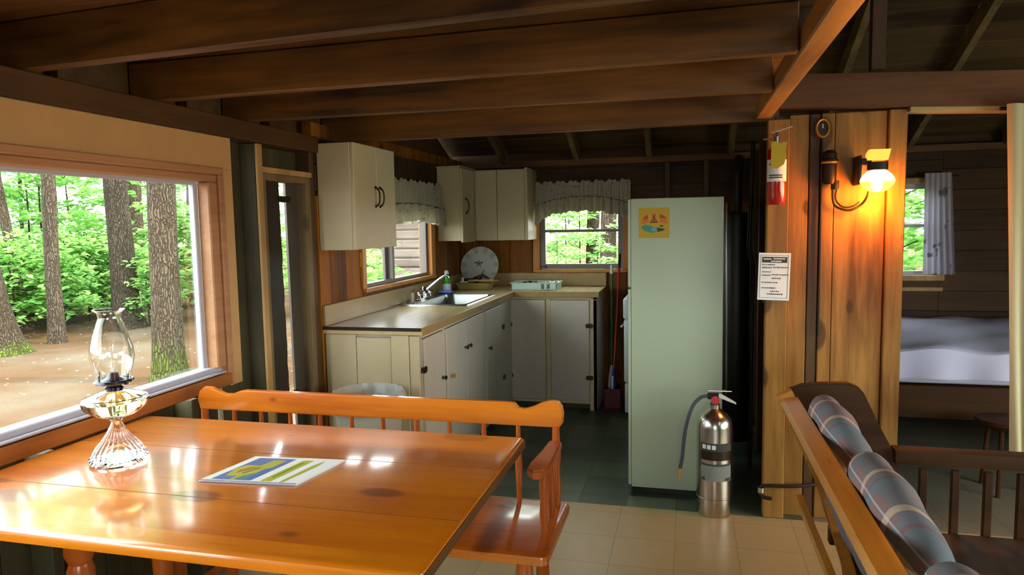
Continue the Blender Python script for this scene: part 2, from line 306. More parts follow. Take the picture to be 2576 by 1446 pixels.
    def grid(s, fn, nu, nv, th=0):
        t = bmesh.new(); V = [[t.verts.new(fn(i / nu, j / nv)) for j in range(nv + 1)] for i in range(nu + 1)]
        for i in range(nu):
            for j in range(nv): t.faces.new((V[i][j], V[i + 1][j], V[i + 1][j + 1], V[i][j + 1]))
        if th:
            bmesh.ops.recalc_face_normals(t, faces=t.faces); bmesh.ops.solidify(t, geom=t.faces[:], thickness=th)
        return s._merge(t)
    def ell(s, c, r, n=16, mt=None):
        t = bmesh.new(); bmesh.ops.create_uvsphere(t, u_segments=n, v_segments=max(6, n // 2), radius=1)
        for v in t.verts: v.co = (c[0] + v.co.x * r[0], c[1] + v.co.y * r[1], c[2] + v.co.z * r[2])
        return s._merge(t, mt)
    def mesh(s, name, mat):
        me = bpy.data.meshes.new(name); s.b.to_mesh(me); s.b.free(); me.materials.append(mat)
        for p in me.polygons: p.use_smooth = True
        me.set_sharp_from_angle(angle=math.radians(35)); return me
def obj(name, mb, mat, parent=None, label=None):
    o = bpy.data.objects.new(name, mb.mesh(name, mat)); COL.objects.link(o)
    if parent:
        o.parent = parent
        w = Matrix.Translation(parent['_w']) if '_w' in parent else Matrix.Identity(4)
        o.matrix_parent_inverse = w.inverted()
    if label: o['label'] = label
    return o
def tag(o, label, cat, group=None):
    o['label'] = label; o['category'] = cat
    if group: o['group'] = group
    return o
def T(name, label, cat, loc, group=None):
    e = bpy.data.objects.new(name, None); COL.objects.link(e); e.location = loc; e['_w'] = list(loc); e.empty_display_size = .1
    return tag(e, label, cat, group)
def ST(o): o['kind'] = 'structure'; return o
def dup(root, delta, label=None, group=None, rotz=0, scale=1):
    r = root.copy(); COL.objects.link(r); r.location = root.location + Vector(delta); r.rotation_euler = (0, 0, rotz); r.scale = (scale,) * 3
    if label: r['label'] = label
    if group: r['group'] = group
    for ch in list(root.children):
        c = ch.copy(); COL.objects.link(c); c.parent = r
        for g in list(ch.children):
            d = g.copy(); COL.objects.link(d); d.parent = c
    return r
B = MB
XW, YB, ZT = -1.88, 5.8, 1.92
def zr(y): return 1.96 + .42 * (5.72 - abs(y)) if y > -99 else 0

# ================================================================ SETTING
fl = B().box(-2.0, 3.4, -2.7, 3.5, -.1, 0, 0); ST(obj('floor', fl, tile_mat('beige_tile', '#a7966c', '#ad9c72', '#8c7c54', .27)))
ST(obj('floor_bedroom', B().box(.60, 3.4, 3.5, 6.0, -.1, 0, 0), tile_mat('grey_tile', '#6c6858', '#767262', '#4c4a3c', .25)))
fk = B().box(-2.0, .60, 3.5, 6.0, -.1, 0.0, 0); ST(obj('floor_kitchen', fk, tile_mat('green_tile', '#2c382c', '#64745c', '#2a3026', .25)))
# left wall, living part: tan plywood around the picture window
lw = B()
lw.box(-1.90, XW, -2.6, 2.62, 1.70, 1.835, .002).box(-1.90, XW, 2.545, 2.62, .79, 1.70, .002).box(-1.90, XW, -2.6, -.6, .79, 1.70, .002)
w = obj('wall_left', lw, M['tan']); ST(w)
lb = B()
for i in range(47):
    y = -2.6 + i * .126
    if y < 2.5: lb.box(-2.0, -1.97, y, y + .124, 0, .79, .002)
for a in ((2.60, 2.72), (2.722, 2.87)): lb.box(-2.0, -1.97, a[0], a[1], 0, 1.92, .002)
lb.box(-2.0, -1.97, 2.87, 3.3, 1.735, 1.92, .002)
ST(obj('wall_left_sheathing', lb, M['greenwood']))
g = B(); g.prism([(-2.6, 1.92), (5.9, 1.92), (5.9, 1.9), (5.9, zr(5.9) + .1), (0, zr(0) + .1), (-2.6, zr(2.6) + .1)], 'x', -2.02, -1.99)
ST(obj('wall_left_gable', g, M['dark_x']))
st = B()
st.box(XW - .012, XW, 2.805, 2.848, 0, 1.835, .003); ST(obj('trim_1', st, M['stud'])); ST(obj('trim_16', B().box(-1.97, XW - .013, 2.805, 2.848, 0, 1.835, .002), M['greenwood']))  # stud's side face takes darker wood in place of its shade
st = B(); st.box(-1.97, XW, 2.848, 3.275, 1.708, 1.735, .003); ST(obj('trim_2', st, M['stud']))
st = B(); st.box(-1.97, XW - .01, 3.275, 3.315, 0, 1.92, .003); ST(obj('trim_3', st, M['part_b']))
for k, y in enumerate((2.30, 1.65, 1.05, .45, -.2)):
    st = B(); st.box(-1.97, -1.885, y, y + .04, 0, .785, .003); ST(obj('trim_%d' % (4 + k), st, M['greenwood']))
# narrow door of dark boards with a crack of daylight
d = T('door_1', '', '', (-1.95, 3.06, 0)); del d['label']; del d['category']; ST(d)
q = B(); q.box(-1.96, XW - .012, 2.85, 2.885, 0, 1.708).box(-1.96, XW - .012, 3.235, 3.275, 0, 1.708).box(-1.96, XW - .012, 2.885, 3.235, 1.675, 1.708)
obj('door_frame', q, wood('door_frame_wood', '#5a4a2a', '#86704a', 'z', .6), d)
q = B(); jag = [(3.105, 0)]
rj = random.Random(3)
pts = [(2.885, 0), (3.09, 0)]
for i in range(28): pts.append((3.085 - .00045 * i + rj.uniform(-.004, .005), .05 + i * .0485))
pts += [(3.07, 1.675), (2.885, 1.675)]
q.prism(pts, 'x', -1.955, -1.945); obj('door_panel', q, M['black'] if 0 else plain('tarred_board', '#2c251a', .6, var=.2, scale=20), d)
q = B(); q.prism([(3.148, 0), (3.235, 0), (3.235, 1.675), (3.128, 1.675)], 'x', -1.957, -1.945); obj('door_board', q, plain('grey_board', '#4a463c', .3, var=.25, scale=9), d)
q = B(); q.box(-1.945, -1.937, 3.06, 3.16, 1.58, 1.61).box(-1.945, -1.937, 3.09, 3.15, .62, .63); obj('latch', q, M['iron'], d)
# kitchen left wall, vertical pine boards with the sink window opening
kl = B()
def boards_y(mb, y0, y1, z0, z1, x0, x1, w):
    y = y0
    while y < y1 - .01:
        e = min(y + w, y1); mb.box(x0, x1, y + .0015, e - .0015, z0, z1, .003); y = e
boards_y(kl, 3.32, 3.82, 0, 1.62, -1.90, XW, .165)
boards_y(kl, 3.82, 5.03, 0, 1.055, -1.90, XW, .17)
boards_y(kl, 3.82, 5.03, 1.60, 1.64, -1.90, XW, .17)
boards_y(kl, 5.03, 5.8, 0, 1.62, -1.90, XW, .19)
kl.box(-1.95, -1.902, 3.32, 3.82, 0, 2, 0).box(-1.95, -1.902, 5.03, 5.9, 0, 2, 0).box(-1.95, -1.902, 3.82, 5.03, 0, 1.055, 0).box(-1.95, -1.902, 3.82, 5.03, 1.6, 2, 0)
ST(obj('wall_left_kitchen', kl, M['pine_v']))
ub = B()
for i in range(2): ub.box(-1.902, XW - .004, 3.32, 5.8, 1.645 + i * .14, 1.78 + i * .14, .003)
ST(obj('wall_left_upper', ub, M['dark_x']))
# back wall (kitchen + bedroom)
kb = B()
def boards_x(mb, x0, x1, z0, z1, y0, y1, w):
    x = x0
    while x < x1 - .01:
        e = min(x + w, x1); mb.box(x + .0015, e - .0015, y0, y1, z0, z1, .003); x = e
boards_x(kb, -1.88, -1.24, 0, 1.60, YB, YB + .02, .2); boards_x(kb, -1.24, -.49, 0, 1.045, YB, YB + .02, .2); boards_x(kb, -.49, .5, 0, 1.6, YB, YB + .02, .2)
ST(obj('wall_back_kitchen', kb, M['pine_b']))
db = B()
def boards_z(mb, x0, x1, z0, z1, y0, y1, w=.15):
    z = z0
    while z < z1 - .01:
        e = min(z + w, z1); mb.box(x0, x1, y0, y1, z + .001, e - .001, .002); z = e
boards_z(db, -1.88, -1.24, 1.60, 1.93, YB + .01, YB + .03); boards_z(db, -1.24, -.49, 1.61, 1.93, YB + .01, YB + .03); boards_z(db, -.49, 1.38, 1.6, 1.93, YB + .01, YB + .03)
boards_z(db, .5, 1.38, 0, 1.6, YB + .01, YB + .03)
boards_z(db, 1.38, 1.82, 0, 1.0, YB + .01, YB + .03); boards_z(db, 1.38, 1.82, 1.72, 1.93, YB + .01, YB + .03); boards_z(db, 1.82, 3.3, 0, 1.93, YB + .01, YB + .03)
db.box(-1.98, -1.2, YB + .03, YB + .09, 0, 2.1, 0).box(-.5, 1.38, YB + .03, YB + .09, 0, 2.1, 0).box(1.82, 3.4, YB + .03, YB + .09, 0, 2.1, 0)
db.box(-1.2, -.5, YB + .03, YB + .09, 0, 1.04, 0).box(-1.2, -.5, YB + .03, YB + .09, 1.62, 2.1, 0).box(1.38, 1.82, YB + .03, YB + .09, 0, 1.0, 0).box(1.38, 1.82, YB + .03, YB + .09, 1.72, 2.1, 0)
ST(obj('wall_back', db, M['dark_x']))
q = B().box(-1.88, 3.3, YB - .06, YB + .02, 1.925, 1.975, .004); ST(obj('trim_9', q, wood('plate_back', '#4a2c10', '#7e5420', 'x', .6)))
# studs on the upper back wall
for k, x in enumerate((-.18, .12)):
    q = B().box(x, x + .04, YB - .045, YB, 1.05, 1.925, .003); ST(obj('trim_%d' % (10 + k), q, M['part_b']))
# right, front walls
q = B(); boards_z(q, 3.30, 3.33, 0, 1, 0, 1) if 0 else None
q.box(3.3, 3.34, -2.7, 5.9, 0, .75, 0).box(3.3, 3.34, -2.7, .3, .75, 1.95, 0).box(3.3, 3.34, 3.2, 5.9, .75, 1.95, 0).box(3.3, 3.34, .3, 3.2, 1.5, 1.95, 0)
q.prism([(-2.7, 1.95), (5.9, 1.95), (0, zr(0) + .1)], 'x', 3.3, 3.34)
ST(obj('wall_right', q, M['dark_x']))
q = B().box(-2.0, 3.34, -2.70, -2.66, 0, .8, 0).box(-2, -.3, -2.70, -2.66, .8, 2.2, 0).box(1.7, 3.34, -2.70, -2.66, .8, 2.2, 0).box(-.3, 1.7, -2.70, -2.66, 1.75, 2.2, 0).box(-2, 3.34, -2.7, -2.66, 2.2, zr(2.7) + .1, 0)
ST(obj('wall_front', q, M['dark_x']))
# kitchen right wall / partition running back
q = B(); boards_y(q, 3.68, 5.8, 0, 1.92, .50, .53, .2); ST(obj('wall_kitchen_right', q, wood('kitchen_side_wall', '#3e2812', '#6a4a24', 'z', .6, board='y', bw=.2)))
for k, y in enumerate((3.95, 4.5, 5.1)):
    q = B().box(.42, .50, y, y + .04, 0, 1.92, .003); ST(obj('trim_%d' % (12 + k), q, M['stud'] if k == 0 else M['part_b']))
# roof
rf = B()
for sgn in (1, -1):
    n = 38 if sgn > 0 else 18
    for i in range(n):
        y0, y1 = i * .16, i * .16 + .157
        a = [(sgn * y0, zr(y0) + .13), (sgn * y1, zr(y1) + .13), (sgn * y1, zr(y1) + .15), (sgn * y0, zr(y0) + .15)]
        rf.prism(a, 'x', -2.1, 3.5)
ST(obj('ceiling', rf, M['roof']))
for i, x in enumerate((-1.5, -.88, -.3, .32, .95, 1.57, 2.2, 2.8)):
    q = B(); q.prism([(0, zr(0)), (5.78, zr(5.78)), (5.78, zr(5.78) + .128), (0, zr(0) + .128)], 'x', x - .02, x + .02)
    tag(obj('roof_rafter', q, M['rafter']), {0: 'sloping roof rafter above the corner wall cabinets', 1: 'pale-edged sloping roof rafter above the ruffled back window', 2: 'sloping roof rafter above the left half of the fridge', 3: 'sloping roof rafter just beside the diagonal girder', 4: 'sloping roof rafter rising above the wall lamp partition'}.get(i, 'dark sloping roof rafter above the bedroom doorway'), 'rafter', 'roof rafters')
# loft deck over the joists
dk = B(); y = -2.6; rd = random.Random(5)
while y < 3.6:
    wv = rd.uniform(.13, .2); dk.box(-1.99, .36, y, y + wv - .003, 2.062, 2.082, .003); y += wv
ST(obj('ceiling_loft', dk, M['deck']))
q = B().box(-1.99, -1.86, -2.6, 3.32, 1.838, 1.92, .004); ST(obj('trim_15', q, M['plate']))
for y, l in ((.35, 'exposed ceiling joist overhead, nearest to the camera'), (.97, 'exposed ceiling joist overhead at the top edge'), (1.58, 'exposed brown ceiling joist nearest the camera, crossing the upper left'), (2.17, 'exposed ceiling joist whose end meets the upright post by the girder'), (2.74, 'exposed ceiling joist third back, meeting the lower end of the girder'), (3.58, 'exposed knotty ceiling joist directly above the tall wall cabinet')):
    rz_ = {1.58: -.074, 2.17: -.02, 2.74: .018}.get(y, 0)
    q = B().box(-1.985, .30 if y < 3 else .42, y, y + .042, ZT, 2.06, .004, mt=Matrix.Translation((-.8, y, 0)) @ Matrix.Rotation(rz_, 4, 'Z') @ Matrix.Translation((.8, -y, 0))); tag(obj('ceiling_joist', q, M['beam_x']), l, 'joist', 'ceiling joists')
    if y > 1: q2 = B().box(-1.96, -1.93, y + .26, y + .30, ZT, 2.06, .002); tag(obj('blocking', q2, M['part_b']), {1.58: 'small upright block on the wall plate above the picture window', 2.17: 'small upright block on the wall plate near the window corner', 2.74: 'small upright block on the wall plate above the narrow door'}.get(y, 'small upright block in the dark behind the tall wall cabinet'), 'block', 'blocks on the wall plate')
q = B().box(.305, .375, -2.6, 3.49, ZT, 1.99, .005); tag(obj('girder', q, M['girder']), 'orange-brown girder carrying the joist ends, running to the partition post', 'beam')
q = B().prism([(.40, 1.968), (3.3, 1.83), (3.3, 1.98), (.40, 2.118)], 'y', 3.50, 3.60); tag(obj('header_beam', q, wood('header_wood', '#3c230e', '#6e4820', 'x', .6)), 'dark horizontal header beam above the partition and bedroom doorway', 'beam')
q = B().prism([(.96, 1.922), (3.3, 1.81), (3.3, 1.828), (.96, 1.940)], 'y', 3.50, 3.60); tag(obj('door_header_trim', q, wood('header_strip', '#8a7a4c', '#b0a070', 'x', .5, knots=False)), 'pale thin strip under the header beam across the bedroom doorway', 'trim')
q = B().box(.305, .375, 2.215, 2.26, 1.992, zr(2.26), .003); tag(obj('upright_post', q, M['part_b']), 'short dark upright standing over the joist end and girder', 'post')
q = B().box(.80, .86, 3.53, 3.58, 2.117, zr(3.6), .003); tag(obj('upright_post', q, M['part_b']), 'dark upright standing on the header beam up to the roof', 'post')

# ---------------------------------------------------------------- partition
q = B().box(.36, .958, 3.552, 3.57, 0, 1.953, 0); 
ST(obj('wall_partition', B().box(.40, .958, 3.575, 3.66, 0, 1.938, .002), M['part_b']))
def board(name, x0, x1, y0, y1, z0, z1, mat, label):
    return tag(obj(name, B().box(x0, x1, y0, y1, z0, z1, .004), mat), label, 'board')
board('corner_post', .362, .458, 3.50, 3.573, 0, 1.915, M['part'], 'pine corner post of the partition carrying the paper notice')
board('partition_board', .462, .548, 3.55, 3.573, 0, 1.938, M['part'], 'knotty pine board between corner post and the dark vertical strip')
board('dark_strip', .552, .598, 3.552, 3.573, 0, 1.938, M['part_b'], 'dark narrow vertical strip behind the meter pipe on the partition')  # plain narrow strip in darker wood than its neighbours
board('partition_board', .602, .658, 3.545, 3.573, 0, 1.938, M['part'], 'narrow pine board right of the dark strip, below the brass dial')
board('partition_board', .660, .880, 3.55, 3.573, 0, 1.938, M['part'], 'wide pine board directly behind the glowing wall lamp')
board('door_casing', .884, .958, 3.53, 3.573, 0, 1.938, M['part'], 'pine casing board along the left edge of the bedroom doorway')

# ---------------------------------------------------------------- windows
def empty_struct(name, loc): e = T(name, '', '', loc); del e['label']; del e['category']; return ST(e)
w1 = empty_struct('window_1', (XW, 1, .8))
q = B()
q.box(-1.90, -1.865, -.62, 2.547, 1.675, 1.705, .004).box(-1.90, -1.865, 2.512, 2.547, .80, 1.675, .004)
obj('outer_casing', q, M['trimw'], w1)
q = B(); q.box(-1.93, -1.873, -.6, 2.51, 1.645, 1.675, .005).box(-1.93, -1.873, 2.455, 2.51, .88, 1.645, .005).box(-1.93, -1.873, -.6, -.55, .88, 1.645, .005); obj('inner_casing', q, M['trimw'], w1)
q = B(); q.box(-1.95, -1.93, -.56, 2.46, 1.632, 1.65, .003).box(-1.95, -1.925, 2.43, 2.456, .88, 1.64, .003).box(-1.95, -1.888, -.56, 2.5, .852, .885, .004).box(-1.888, -1.868, -.56, 2.5, .856, .864, .002); obj('sash', q, M['alum'], w1, 'pale grey window sash')
q = B(); q.box(-1.90, -1.862, -.6, 2.53, .80, .852, .004); obj('sill', q, M['sillw'], w1)
q = B(); q.box(-1.942, -1.939, -.56, 2.45, .885, 1.635, 0); obj('pane', q, M['glass'], w1)
# sink window (two sliding sashes)
w2 = empty_struct('window_2', (XW, 4.4, 1.05))
q = B(); q.box(-1.97, -1.862, 3.83, 5.03, 1.057, 1.082, .003).box(-1.97, -1.866, 4.955, 5.03, 1.08, 1.62, .003).box(-1.97, -1.866, 3.80, 3.845, 1.08, 1.62, .003).box(-1.97, -1.866, 3.845, 4.955, 1.585, 1.62, .003); obj('casing', q, M['jamb'], w2)
q = B(); q.box(-1.955, -1.90, 3.845, 4.955, 1.082, 1.105, .003).box(-1.955, -1.90, 4.925, 4.955, 1.1, 1.585, .003).box(-1.955, -1.90, 3.845, 3.865, 1.1, 1.585, .003).box(-1.94, -1.90, 4.30, 4.335, 1.1, 1.585, .003).box(-1.955, -1.935, 4.26, 4.30, 1.1, 1.585, .003).box(-1.955, -1.9, 3.86, 4.93, 1.57, 1.585, .002); obj('sash', q, M['alum_d'], w2)
obj('pane', B().box(-1.948, -1.946, 3.865, 4.27, 1.105, 1.57, 0), M['glass'], w2); obj('pane', B().box(-1.922, -1.920, 4.335, 4.925, 1.105, 1.57, 0), M['glass'], w2)
# back window
w3 = empty_struct('window_3', (-.87, YB, 1.05))
q = B(); q.box(-1.27, -1.215, YB - .02, YB + .08, 1.045, 1.62, .003).box(-.515, -.46, YB - .02, YB + .08, 1.045, 1.62, .003).box(-1.25, -.48, YB - .04, YB + .03, 1.043, 1.068, .003).box(-1.215, -.515, YB - .02, YB + .08, 1.585, 1.62, .003); obj('casing', q, M['jamb'], w3)
q = B(); q.box(-1.215, -1.168, YB + .01, YB + .05, 1.07, 1.585, .003).box(-.557, -.515, YB + .01, YB + .05, 1.07, 1.585, .003).box(-1.168, -.557, YB + .01, YB + .05, 1.07, 1.112, .003).box(-1.168, -.557, YB + .005, YB + .05, 1.378, 1.40, .003).box(-1.168, -.557, YB + .01, YB + .05, 1.56, 1.585, .003); obj('sash', q, M['alum_d'], w3)
obj('pane', B().box(-1.17, -.555, YB + .035, YB + .037, 1.11, 1.38, 0), M['glass'], w3); obj('pane', B().box(-1.17, -.555, YB + .04, YB + .042, 1.40, 1.56, 0), M['glass'], w3)
obj('sash_latch', B().box(-1.20, -1.16, YB - .005, YB + .01, 1.088, 1.094).box(-1.165, -1.158, YB - .01, YB + .01, 1.08, 1.094), M['black'], w3)
# bedroom window
w4 = empty_struct('window_4', (1.78, YB, 1.0))
q = B(); q.box(1.36, 1.40, YB - .03, YB + .05, .98, 1.74, .003).box(1.80, 1.84, YB - .03, YB + .05, .98, 1.74, .003).box(1.36, 1.84, YB - .05, YB + .05, .98, 1.02, .003).box(1.36, 1.84, YB - .03, YB + .05, 1.70, 1.74, .003).box(1.36, 1.84, YB - .02, YB + .01, .90, .93, .003); obj('casing', q, M['stud'], w4)
q = B(); q.box(1.40, 1.43, YB + .01, YB + .05, 1.02, 1.7, .002).box(1.77, 1.80, YB + .01, YB + .05, 1.02, 1.7, .002).box(1.43, 1.77, YB + .01, YB + .05, 1.02, 1.05, .002).box(1.43, 1.77, YB + .01, YB + .05, 1.375, 1.40, .002).box(1.43, 1.77, YB + .01, YB + .05, 1.66, 1.70, .002); obj('sash', q, M['alum'], w4)
obj('pane', B().box(1.425, 1.775, YB + .03, YB + .032, 1.04, 1.67, 0), M['glass'], w4)

# ================================================================ KITCHEN
# left base cabinet (end panel faces the camera)
def hinge(parent, c, face):
    q = B()
    for s in (-1, 1):
        if face == 'y': q.lathe([(0, 0), (.017, 0), (.017, .004), (0, .004)], (0, 0, 0), 10, sx=1, mt=Matrix.Translation((c[0] + s * .015, c[1], c[2])) @ Matrix.Rotation(math.pi / 2, 4, 'X') @ Matrix.Diagonal((.85, 1.15, 1, 1)))
        else: q.lathe([(0, 0), (.017, 0), (.017, .004), (0, .004)], (0, 0, 0), 10, mt=Matrix.Translation((c[0], c[1] + s * .015, c[2])) @ Matrix.Rotation(math.pi / 2, 4, 'Y'))
    if face == 'y': q.tube([(c[0], c[1] - .004, c[2] - .018), (c[0], c[1] - .004, c[2] + .018)], .003, 8)
    else: q.tube([(c[0] + .004, c[1], c[2] - .018), (c[0] + .004, c[1], c[2] + .018)], .003, 8)
    return obj('hinge', q, M['hingem'], parent)
def knob(parent, c, d, mat=None, r=.014):
    q = B(); mt = Matrix.Translation(c) @ (Matrix.Rotation(math.pi / 2, 4, 'Y') if d == 'x' else Matrix.Rotation(math.pi / 2, 4, 'X'))
    q.lathe([(0, 0), (r * .4, 0), (r * .4, .012), (r, .018), (r * .8, .026), (0, .028)], (0, 0, 0), 14, mt=mt); return obj('knob', q, mat or M['hingem'], parent)
c1 = T('base_cabinet', 'cream wooden base cabinet under the sink, its plank end facing the camera', 'cabinet', (-1.6, 4.2, 0))
q = B()
q.box(-1.875, -1.36, 3.36, 5.285, .09, .77, .002).box(-1.875, -1.36, 3.36, 4.22, .77, .885, 0).box(-1.875, -1.36, 5.05, 5.285, .77, .885, 0)
obj('carcass', q, M['cab2'], c1)
q = B(); q.box(-1.875, -1.70, 3.335, 3.36, 0, .888, .003).box(-1.698, -1.50, 3.338, 3.36, 0, .872, .003).box(-1.498, -1.40, 3.332, 3.36, 0, .888, .003).box(-1.398, -1.345, 3.338, 3.37, 0, .885, .003); obj('end_panel', q, M['cab'], c1)
q = B(); q.box(-1.36, -1.345, 3.36, 5.28, .865, .888, .002)
for a, b in ((3.36, 3.385), (3.70, 3.738), (4.50, 4.54), (4.99, 5.285)): q.box(-1.36, -1.345, a, b, .07, .865, .002)
q.box(-1.36, -1.345, 3.36, 5.285, .05, .085, .002); obj('face_frame', q, M['cab2'], c1)
for a, b, ky, kz in ((3.387, 3.698, 3.655, .60), (3.740, 4.10, 3.80, .58), (4.104, 4.498, 4.14, .70), (4.542, 4.988, 4.60, .60)):
    dd = obj('door', B().box(-1.352, -1.335, a, b, .088, .862, .003).box(-1.336, -1.3345, (a + b) / 2 - .001, (a + b) / 2 + .001, .09, .86, 0), M['cab2'], c1)
    knob(dd, (-1.335, ky, kz), 'x', M['brass'] if kz < .59 else None)
    if ky == 4.14: knob(dd, (-1.335, 4.07, .70), 'x')
for z in (.69, .31): hinge(c1, (-1.334, 5.0, z), 'x')
hinge(c1, (-1.334, 3.385, .70), 'x')
c2 = T('base_cabinet', 'white two-door base cabinet below the back window with dark butterfly hinges', 'cabinet', (-1, 5.5, 0))
obj('carcass', B().box(-1.87, -.70, 5.32, 5.78, .09, .885, .002).box(-.70, -.672, 5.30, 5.78, 0, .885, .002), M['cab2'], c2)
q = B(); q.box(-1.355, -.672, 5.30, 5.32, .865, .888, .002)
for a, b in ((-1.375, -1.357), (-1.071, -1.033), (-.728, -.672)): q.box(a, b, 5.30, 5.32, 0 if a == -.728 else .07, .865, .002)
q.box(-1.355, -.7, 5.303, 5.32, .05, .075, .002); obj('face_frame', q, M['cab'], c2)
for a, b, kx in ((-1.355, -1.073, -1.10), (-1.031, -.730, -1.0)):
    dd = obj('door', B().box(a, b, 5.29, 5.307, .078, .862, .003).box(a + .14, a + .142, 5.2885, 5.29, .08, .86, 0), M['cab2'], c2)
for z in (.665, .26):
    hinge(c2, (-1.365, 5.288, z), 'y'); hinge(c2, (-.729, 5.288, z), 'y')
knob(c2, (-1.352, 5.289, .45), 'y', r=.008)
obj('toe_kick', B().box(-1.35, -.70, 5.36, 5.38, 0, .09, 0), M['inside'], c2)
# countertop L with sink cut
ct = T('countertop', 'tan wood-grain laminate L-shaped countertop with raised backsplash', 'countertop', (-1.5, 4.5, .89))
q = B()
for (a, b, c, e) in ((-1.878, -1.32, 3.32, 4.30), (-1.878, -1.84, 4.30, 4.99), (-1.41, -1.32, 4.30, 4.99), (-1.878, -1.32, 4.99, 5.797), (-1.32, -.655, 5.27, 5.797)):
    q.box(a, b, c, e, .892, .93, 0)
obj('slab', q, M['lam'], ct)
obj('edge_strip', B().box(-1.322, -1.316, 3.32, 5.27, .888, .9305, .002).box(-1.316, -.65, 5.264, 5.27, .888, .9305, .002).box(-.656, -.65, 5.27, 5.797, .888, .9305, .002), wood('edge_laminate', '#8f7440', '#a88d58', 'y', .3, knots=False), ct)
obj('end_edge', B().box(-1.875, -1.32, 3.312, 3.32, .912, .93, .002), M['iron'], ct, 'dark counter end edge')
obj('backsplash', B().box(-1.878, -1.86, 3.322, 5.797, .93, 1.04, .003).box(-1.86, -.652, 5.779, 5.797, .93, 1.04, .003), wood('backsplash_laminate', '#8f7748', '#b29a66', 'y', .3, knots=False, scale=.6), ct)
# sink
sk = T('sink', 'stainless steel drop-in sink in the counter below the side window', 'sink', (-1.62, 4.64, .93))
q = B()
def rr(x0, x1, y0, y1, r, n=5):
    P_ = []
    for cx, cy, a0 in ((x1 - r, y1 - r, 0), (x0 + r, y1 - r, 90), (x0 + r, y0 + r, 180), (x1 - r, y0 + r, 270)):
        for i in range(n + 1): a = math.radians(a0 + 90 * i / n); P_.append((cx + r * math.cos(a), cy + r * math.sin(a)))
    return P_
def loft(mb, loops):
    t = bmesh.new(); Rg = [[t.verts.new((p[0], p[1], z)) for p in L_] for L_, z in loops]; n = len(Rg[0])
    for i in range(len(Rg) - 1):
        for k in range(n): t.faces.new((Rg[i][k], Rg[i][(k + 1) % n], Rg[i + 1][(k + 1) % n], Rg[i + 1][k]))
    t.faces.new(Rg[-1]); mb._merge(t); return mb
loft(q, [(rr(-1.855, -1.385, 4.27, 5.02, .03), .9305), (rr(-1.852, -1.388, 4.273, 5.017, .03), .936), (rr(-1.76, -1.415, 4.33, 4.98, .05), .936), (rr(-1.755, -1.42, 4.335, 4.975, .05), .925), (rr(-1.735, -1.44, 4.36, 4.95, .06), .79), (rr(-1.70, -1.47, 4.4, 4.91, .05), .78)])
obj('basin', q, M['sinkst'], sk); obj('drain', B().lathe([(0, 0), (.03, 0), (.04, .004), (.045, .002), (.045, 0)], (-1.59, 4.65, .781), 20), M['chrome'], sk)
fa = T('faucet', 'chrome kitchen faucet with long angled spout on the sink rim', 'faucet', (-1.81, 4.62, .936))
q = B(); q.box(-1.835, -1.785, 4.50, 4.74, .936, .952, .006, seg=2).lathe([(0, 0), (.022, 0), (.022, .03), (.026, .034), (.024, .06), (.012, .075), (0, .078)], (-1.81, 4.62, .95), 20); obj('base', q, M['chrome'], fa)
obj('spout', B().tube([(-1.81, 4.62, .985), (-1.79, 4.62, 1.0), (-1.70, 4.64, 1.075), (-1.655, 4.65, 1.10), (-1.64, 4.653, 1.10), (-1.63, 4.655, 1.085)], [.012, .011, .009, .009, .010, .010], 12, sm=True), M['chrome'], fa)
for y in (4.52, 4.72): obj('tap_handle', B().lathe([(0, 0), (.014, 0), (.010, .015), (.018, .02), (.018, .035), (.008, .042), (0, .043)], (-1.81, y, .952), 12).tube([(-1.81, y, .985), (-1.775, y - .02, .99)], .006, 8), M['chrome'], fa)
sp = T('side_sprayer', 'small pale sprayer beside the faucet on the sink rim', 'sprayer', (-1.815, 4.42, .936))
obj('base', B().lathe([(0, 0), (.018, 0), (.016, .014), (0, .015)], (-1.815, 4.42, .936), 14), M['chrome'], sp); obj('head', B().lathe([(0, 0), (.010, 0), (.014, .02), (.012, .045), (0, .05)], (-1.815, 4.42, .951), 14), M['cab'], sp)
so = T('dish_soap_bottle', 'green dish soap bottle with white cap beside the sink', 'bottle', (-1.80, 5.08, .931))
obj('body', B().lathe([(0, 0), (.031, 0), (.033, .01), (.033, .07), (.028, .10), (.02, .12), (.013, .13), (0, .131)], (-1.80, 5.08, .935), 20, sy=.7), M['green'], so)
obj('soap_label', B().lathe([(.0335, .02), (.0335, .07)], (-1.80, 5.08, .9355), 20, sx=1.01, sy=.72), plain('soap_label_paper', '#c4c8e0', .5), so, 'pale lilac label')
obj('cap', B().lathe([(0, 0), (.013, 0), (.013, .012), (.017, .014), (.016, .034), (.008, .042), (0, .043)], (-1.80, 5.08, 1.066), 16), M['white'], so)
s2 = T('scrub_pad', 'blue sponge lying at the foot of the soap bottle', 'sponge', (-1.79, 5.0, .93))
obj('sponge', B().box(-1.84, -1.735, 4.99, 5.035, .943, .958, .005, seg=2), M['blue'], s2); obj('scourer', B().box(-1.84, -1.735, 4.99, 5.035, .931, .943, .003), plain('dark_scourer', '#283048', .9), s2)
